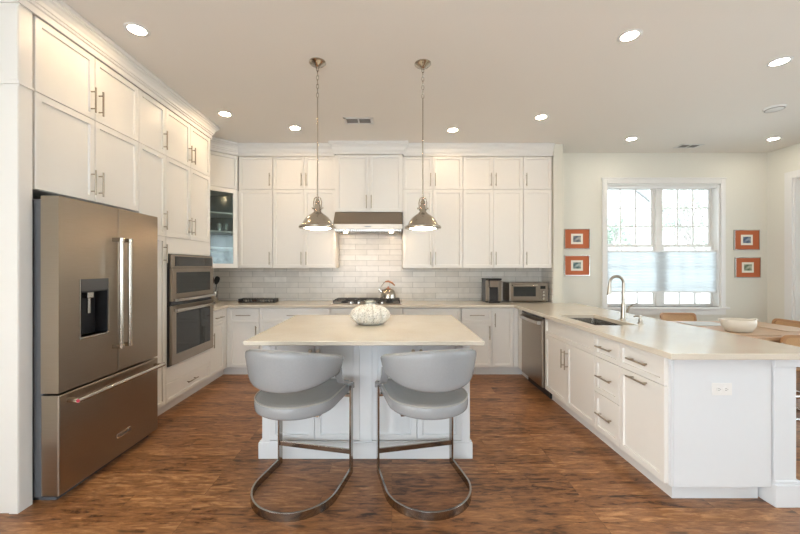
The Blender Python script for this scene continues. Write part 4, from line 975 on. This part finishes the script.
# ------------------------------------------------------------------ counter appliances
cm = thing('coffee_maker', 'black and silver single-cup coffee maker on the back counter', 'coffee maker', (1.375, 4.93, 0.9145))
bm = B(); box(bm, -0.105, 0.105, -0.10, 0.12, 0.0, 0.31, 0.012); obj('body', bm, M['black'], cm)
bm = B(); box(bm, -0.108, -0.06, -0.125, -0.095, 0.02, 0.30, 0.006); box(bm, 0.06, 0.108, -0.125, -0.095, 0.02, 0.30, 0.006); obj('side_column', bm, M['steel_dark'], cm)
bm = B(); box(bm, -0.055, 0.055, -0.14, -0.09, 0.21, 0.30, 0.008); obj('brew_head', bm, M['steel_dark'], cm)
bm = B(); box(bm, -0.108, 0.108, -0.13, 0.12, 0.305, 0.328, 0.008); obj('lid', bm, M['black'], cm)
bm = B(); box(bm, -0.075, 0.075, -0.15, -0.09, 0.0, 0.022, 0.004); obj('drip_tray', bm, M['black'], cm)
to = thing('toaster_oven', 'stainless steel toaster oven on the back counter against the pier', 'toaster oven', (1.862, 4.965, 0.9145), radians(0))
bm = B(); box(bm, -0.265, 0.265, -0.12, 0.16, 0.012, 0.272, 0.01)
for x in (-0.22, 0.22):
    for y in (-0.09, 0.13): cyl(bm, (x, y, 0), (x, y, 0.014), 0.012, 10)
obj('body', bm, M['steel_dark'], to)
bm = B(); box(bm, -0.255, 0.125, -0.138, -0.121, 0.03, 0.255, 0.004); dd = obj('door', bm, M['steel_dark'], to)
bm = B(); box(bm, -0.215, 0.085, -0.141, -0.1385, 0.085, 0.215); obj('door_glass', bm, M['blackglass'], dd)
bm = B(); tube(bm, [(-0.235, -0.142, 0.232), (-0.235, -0.165, 0.234), (0.105, -0.165, 0.234), (0.105, -0.142, 0.232)], 0.008, 10); obj('handle', bm, M['steel_light'], dd, smooth=True)
bm = B(); box(bm, 0.155, 0.225, -0.1225, -0.1205, 0.185, 0.225); obj('display', bm, M['blackglass'], to)
for z in (0.145, 0.10, 0.055):
    bm = B(); cyl(bm, (0.19, -0.121, z), (0.19, -0.145, z), 0.015, 16); obj('knob', bm, M['steel_light'], to, smooth=True)
# trivet tray on left
tr = thing('trivet_tray', 'low dark metal tray with small pale dishes on the left back counter', 'tray', (-1.83, 4.90, 0.9145))
bm = B(); box(bm, -0.245, 0.245, -0.085, 0.085, 0.004, 0.010, 0.002)
for x in (-0.245, 0.233): box(bm, x, x+0.012, -0.085, 0.085, 0.0, 0.05, 0.002)
for y in (-0.085, 0.077):
    box(bm, -0.245, 0.245, y, y+0.008, 0.04, 0.05)
    for i in range(13): box(bm, -0.24+i*0.039, -0.234+i*0.039, y, y+0.006, 0.008, 0.042)
obj('frame', bm, M['iron'], tr)
for i, x in enumerate((-0.17, -0.06, 0.06, 0.17)):
    bm = B(); lathe(bm, [(0, 0), (0.028, 0), (0.042, 0.03), (0.04, 0.03), (0.026, 0.004), (0, 0.004)], 20); o = obj('small_dish', bm, M['ceramic' if i != 1 else 'red_black'], smooth=True); o.location = (-1.83+x, 4.90, 0.925)
    tag(o, ('small pale dish at the left end of the dark tray', 'small brown dish in the dark tray', 'small pale dish right of the tray middle', 'small pale dish at the right end of the dark tray')[i], 'dish', 'dishes in the dark tray')
# utensil crock
cr_ = tag(obj('utensil_crock', (lambda b: (lathe(b, [(0, 0), (0.05, 0), (0.052, 0.005), (0.052, 0.15), (0.049, 0.15), (0.047, 0.008), (0, 0.008)], 28), b)[1])(B()), M['nickel'], smooth=True), 'silver utensil crock in the corner beside the wall ovens', 'crock'); cr_.location = (-2.43, 4.87, 0.9145)
for i, (dx, dy, a, m, lab) in enumerate(((0.012, 0.0, 0.10, 'black', 'black spatula standing in the utensil crock'), (-0.02, 0.01, -0.06, 'red_black', 'brown spoon standing in the utensil crock'))):
    t = thing('spatula' if i == 0 else 'cooking_spoon', lab, 'utensil', (-2.43+dx, 4.87+dy, 0.924))
    bm = B(); cyl(bm, (0, 0, 0), (sin(a)*0.25, 0, 0.25), 0.006, 8); obj('handle', bm, M[m], t, smooth=True)
    bm = B(); Mx = Matrix.Translation((sin(a)*0.28, 0, 0.29)) @ Matrix.Rotation(a*3, 4, 'Y')
    vs = lathe(bm, [(0, -0.06), (0.022, -0.045), (0.036, -0.01), (0.038, 0.025), (0.028, 0.05), (0, 0.06)], 16)
    bmesh.ops.transform(bm, matrix=Mx @ Matrix.Diagonal((1, 0.25, 1, 1)), verts=vs); obj('head', bm, M[m], t, smooth=True)

# ------------------------------------------------------------------ framed pictures
def picture(x, z, label, pm):
    t = thing('framed_picture', label, 'picture', (x, YB, z), 0, 'small framed pictures beside the window'); w, h = 0.345, 0.272
    bm = B(); s = 0.010
    box(bm, -w/2-s, w/2+s, -0.022, 0, -h/2-s, -h/2); box(bm, -w/2-s, w/2+s, -0.022, 0, h/2, h/2+s); box(bm, -w/2-s, -w/2, -0.022, 0, -h/2, h/2); box(bm, w/2, w/2+s, -0.022, 0, -h/2, h/2); obj('frame', bm, M['steel_light'], t)
    bm = B(); box(bm, -w/2, w/2, -0.014, -0.001, -h/2, h/2); obj('mat_board', bm, M['orange'], t)
    bm = B(); box(bm, -0.085, 0.085, -0.016, -0.014, -0.075, 0.075); obj('inner_mat', bm, M['cream'], t)
    bm = B(); box(bm, -0.055, 0.055, -0.0175, -0.016, -0.045, 0.045); obj('print', bm, pm, t)
p1 = picmat('print_slate', (0.10, 0.12, 0.15), (0.42, 0.40, 0.36)); p2 = picmat('print_teal', (0.06, 0.12, 0.12), (0.38, 0.45, 0.42)); p3 = picmat('print_blue', (0.06, 0.09, 0.16), (0.30, 0.35, 0.42)); p4 = picmat('print_green', (0.12, 0.16, 0.09), (0.45, 0.47, 0.36))
picture((576.5-391.8)/69.2, 1.397+28/69.2, 'rust matted picture left of the window, upper one', p1)
picture((576.5-391.8)/69.2, 1.397+1.5/69.2, 'rust matted picture left of the window, lower one', p2)
picture((746-391.8)/69.2, 1.397+27/69.2, 'rust matted picture right of the window, upper one', p3)
picture((747-391.8)/69.2, 1.397-0.5/69.2, 'rust matted picture right of the window, lower one', p4)

# ------------------------------------------------------------------ dining furniture
tt = thing('dining_table', 'brown wooden dining table beyond the peninsula', 'table', (3.74, 3.735, 0))
bm = B(); box(bm, -0.56, 0.56, -0.485, 0.485, 0.725, 0.758, 0.004); obj('tabletop', bm, M['tablewood'], tt)
bm = B(); box(bm, -0.46, 0.46, -0.385, 0.385, 0.65, 0.725); obj('apron', bm, M['tablewood'], tt)
for sx in (-1, 1):
    for sy in (-1, 1):
        bm = B(); box(bm, sx*0.44-0.035, sx*0.44+0.035, sy*0.36-0.035, sy*0.36+0.035, 0, 0.65, 0.003); obj('leg', bm, M['tablewood'], tt)
for (x, y, sx, sy, lab) in ((3.50, 4.00, 0.20, 0.14, 'pale grey table mat at the far left of the dining table'), (3.43, 3.46, 0.20, 0.14, 'tan table mat on the near left of the dining table'), (4.06, 3.70, 0.16, 0.20, 'tan table mat on the right side of the dining table')):
    bm = B(); box(bm, -sx, sx, -sy, sy, 0, 0.004, 0.001); o = obj('table_mat', bm, M['placemat' if lab.startswith('pale grey') else 'tanmat']); o.location = (x, y, 0.759); tag(o, lab, 'table mat', 'mats on the dining table')
bo = thing('handled_bowl', 'cream oval bowl with two small handles on the dining table', 'bowl', (3.40, 3.50, 0.7635))
bm = B(); vs = lathe(bm, [(0, 0), (0.10, 0), (0.13, 0.01), (0.165, 0.055), (0.175, 0.10), (0.165, 0.13), (0.158, 0.13), (0.165, 0.1), (0.155, 0.06), (0.12, 0.016), (0, 0.012)], 40); bmesh.ops.transform(bm, matrix=Matrix.Diagonal((0.84, 0.66, 0.92, 1)), verts=vs); obj('vessel', bm, M['ceramic'], bo, smooth='all')
for s in (-1, 1):
    bm = B(); tube(bm, [(s*0.132, -0.03, 0.112), (s*0.17, -0.025, 0.118), (s*0.182, 0, 0.120), (s*0.17, 0.025, 0.118), (s*0.132, 0.03, 0.112)], 0.007, 8); obj('handle', bm, M['ceramic'], bo, smooth=True)
def make_chair(label, loc, rot):
    t = thing('dining_chair', label, 'chair', loc, rot, 'cane dining chairs around the table')
    # front is +y, back -y
    bm = B(); w = 0.225; r = 0.0125
    def side(s): return [(s*w, -0.20, 0.012), (s*w, 0.19, 0.012), (s*w, 0.215, 0.03), (s*w, 0.22, 0.06), (s*w, 0.22, 0.40), (s*w, 0.215, 0.43), (s*w, 0.19, 0.445), (s*w, -0.17, 0.435), (s*w, -0.20, 0.45), (s*w, -0.215, 0.48), (s*w, -0.265, 0.72)]
    tube(bm, side(1)[::-1]+[(w-0.02, -0.225, 0.012), (-w+0.02, -0.225, 0.012)]+side(-1), r, 10); obj('frame', bm, M['chrome'], t, smooth=True)
    bm = B()
    prism(bm, [(x, y) for x, y in rrect(0.47, 0.44, 0.05)], 0.447, 0.472); se = obj('seat', bm, M['caneframe'], t, bevel=0.004)
    bm = B(); prism(bm, [(x, y) for x, y in rrect(0.35, 0.32, 0.03)], 0.4725, 0.474); obj('cane_panel', bm, M['cane'], se)
    bm = B(); n = 8; o1 = [(x, z) for x, z in rrect(0.47, 0.22, 0.045)]; i1 = [(x, z) for x, z in rrect(0.425, 0.175, 0.035)]
    def cv(x, z, d): return (x, -0.272+d+0.35*(x*x)-(z)*0.18, 0.68+z)
    for pts, d0, d1, mt, nm in (([*o1], -0.011, 0.011, None, 0), ):
        A = [bm.verts.new(cv(x, z, d0)) for x, z in o1]; Bq = [bm.verts.new(cv(x, z, d1)) for x, z in o1]; A2 = [bm.verts.new(cv(x, z, d0)) for x, z in i1]; B2 = [bm.verts.new(cv(x, z, d1)) for x, z in i1]; k = len(o1)
        for i in range(k):
            j = (i+1) % k
            bm.faces.new((A[i], A[j], Bq[j], Bq[i])); bm.faces.new((A2[i], B2[i], B2[j], A2[j])); bm.faces.new((A[i], A2[i], A2[j], A[j])); bm.faces.new((Bq[i], Bq[j], B2[j], B2[i]))
    bk = obj('backrest', bm, M['caneframe'], t, smooth=True)
    bm = B(); nx = 10
    for d in (-0.002, 0.002):
        prev = None
        for i in range(nx+1):
            x = -0.2135+0.427*i/nx; cur = (bm.verts.new(cv(x, -0.0885, d)), bm.verts.new(cv(x, 0.0885, d)))
            if prev: bm.faces.new((prev[0], cur[0], cur[1], prev[1]))
            prev = cur
    obj('cane_panel', bm, M['cane'], bk)
    return t
ch = make_chair('cane-back dining chair at the far end of the table below the window', (3.79, 4.46, 0), pi)
dup(ch, (4.28, 4.02, 0), radians(90), 'cane-back dining chair on the right side of the table')
dup(ch, (3.73, 3.46, 0), 0, 'cane-back dining chair at the near end of the table, beside the peninsula')
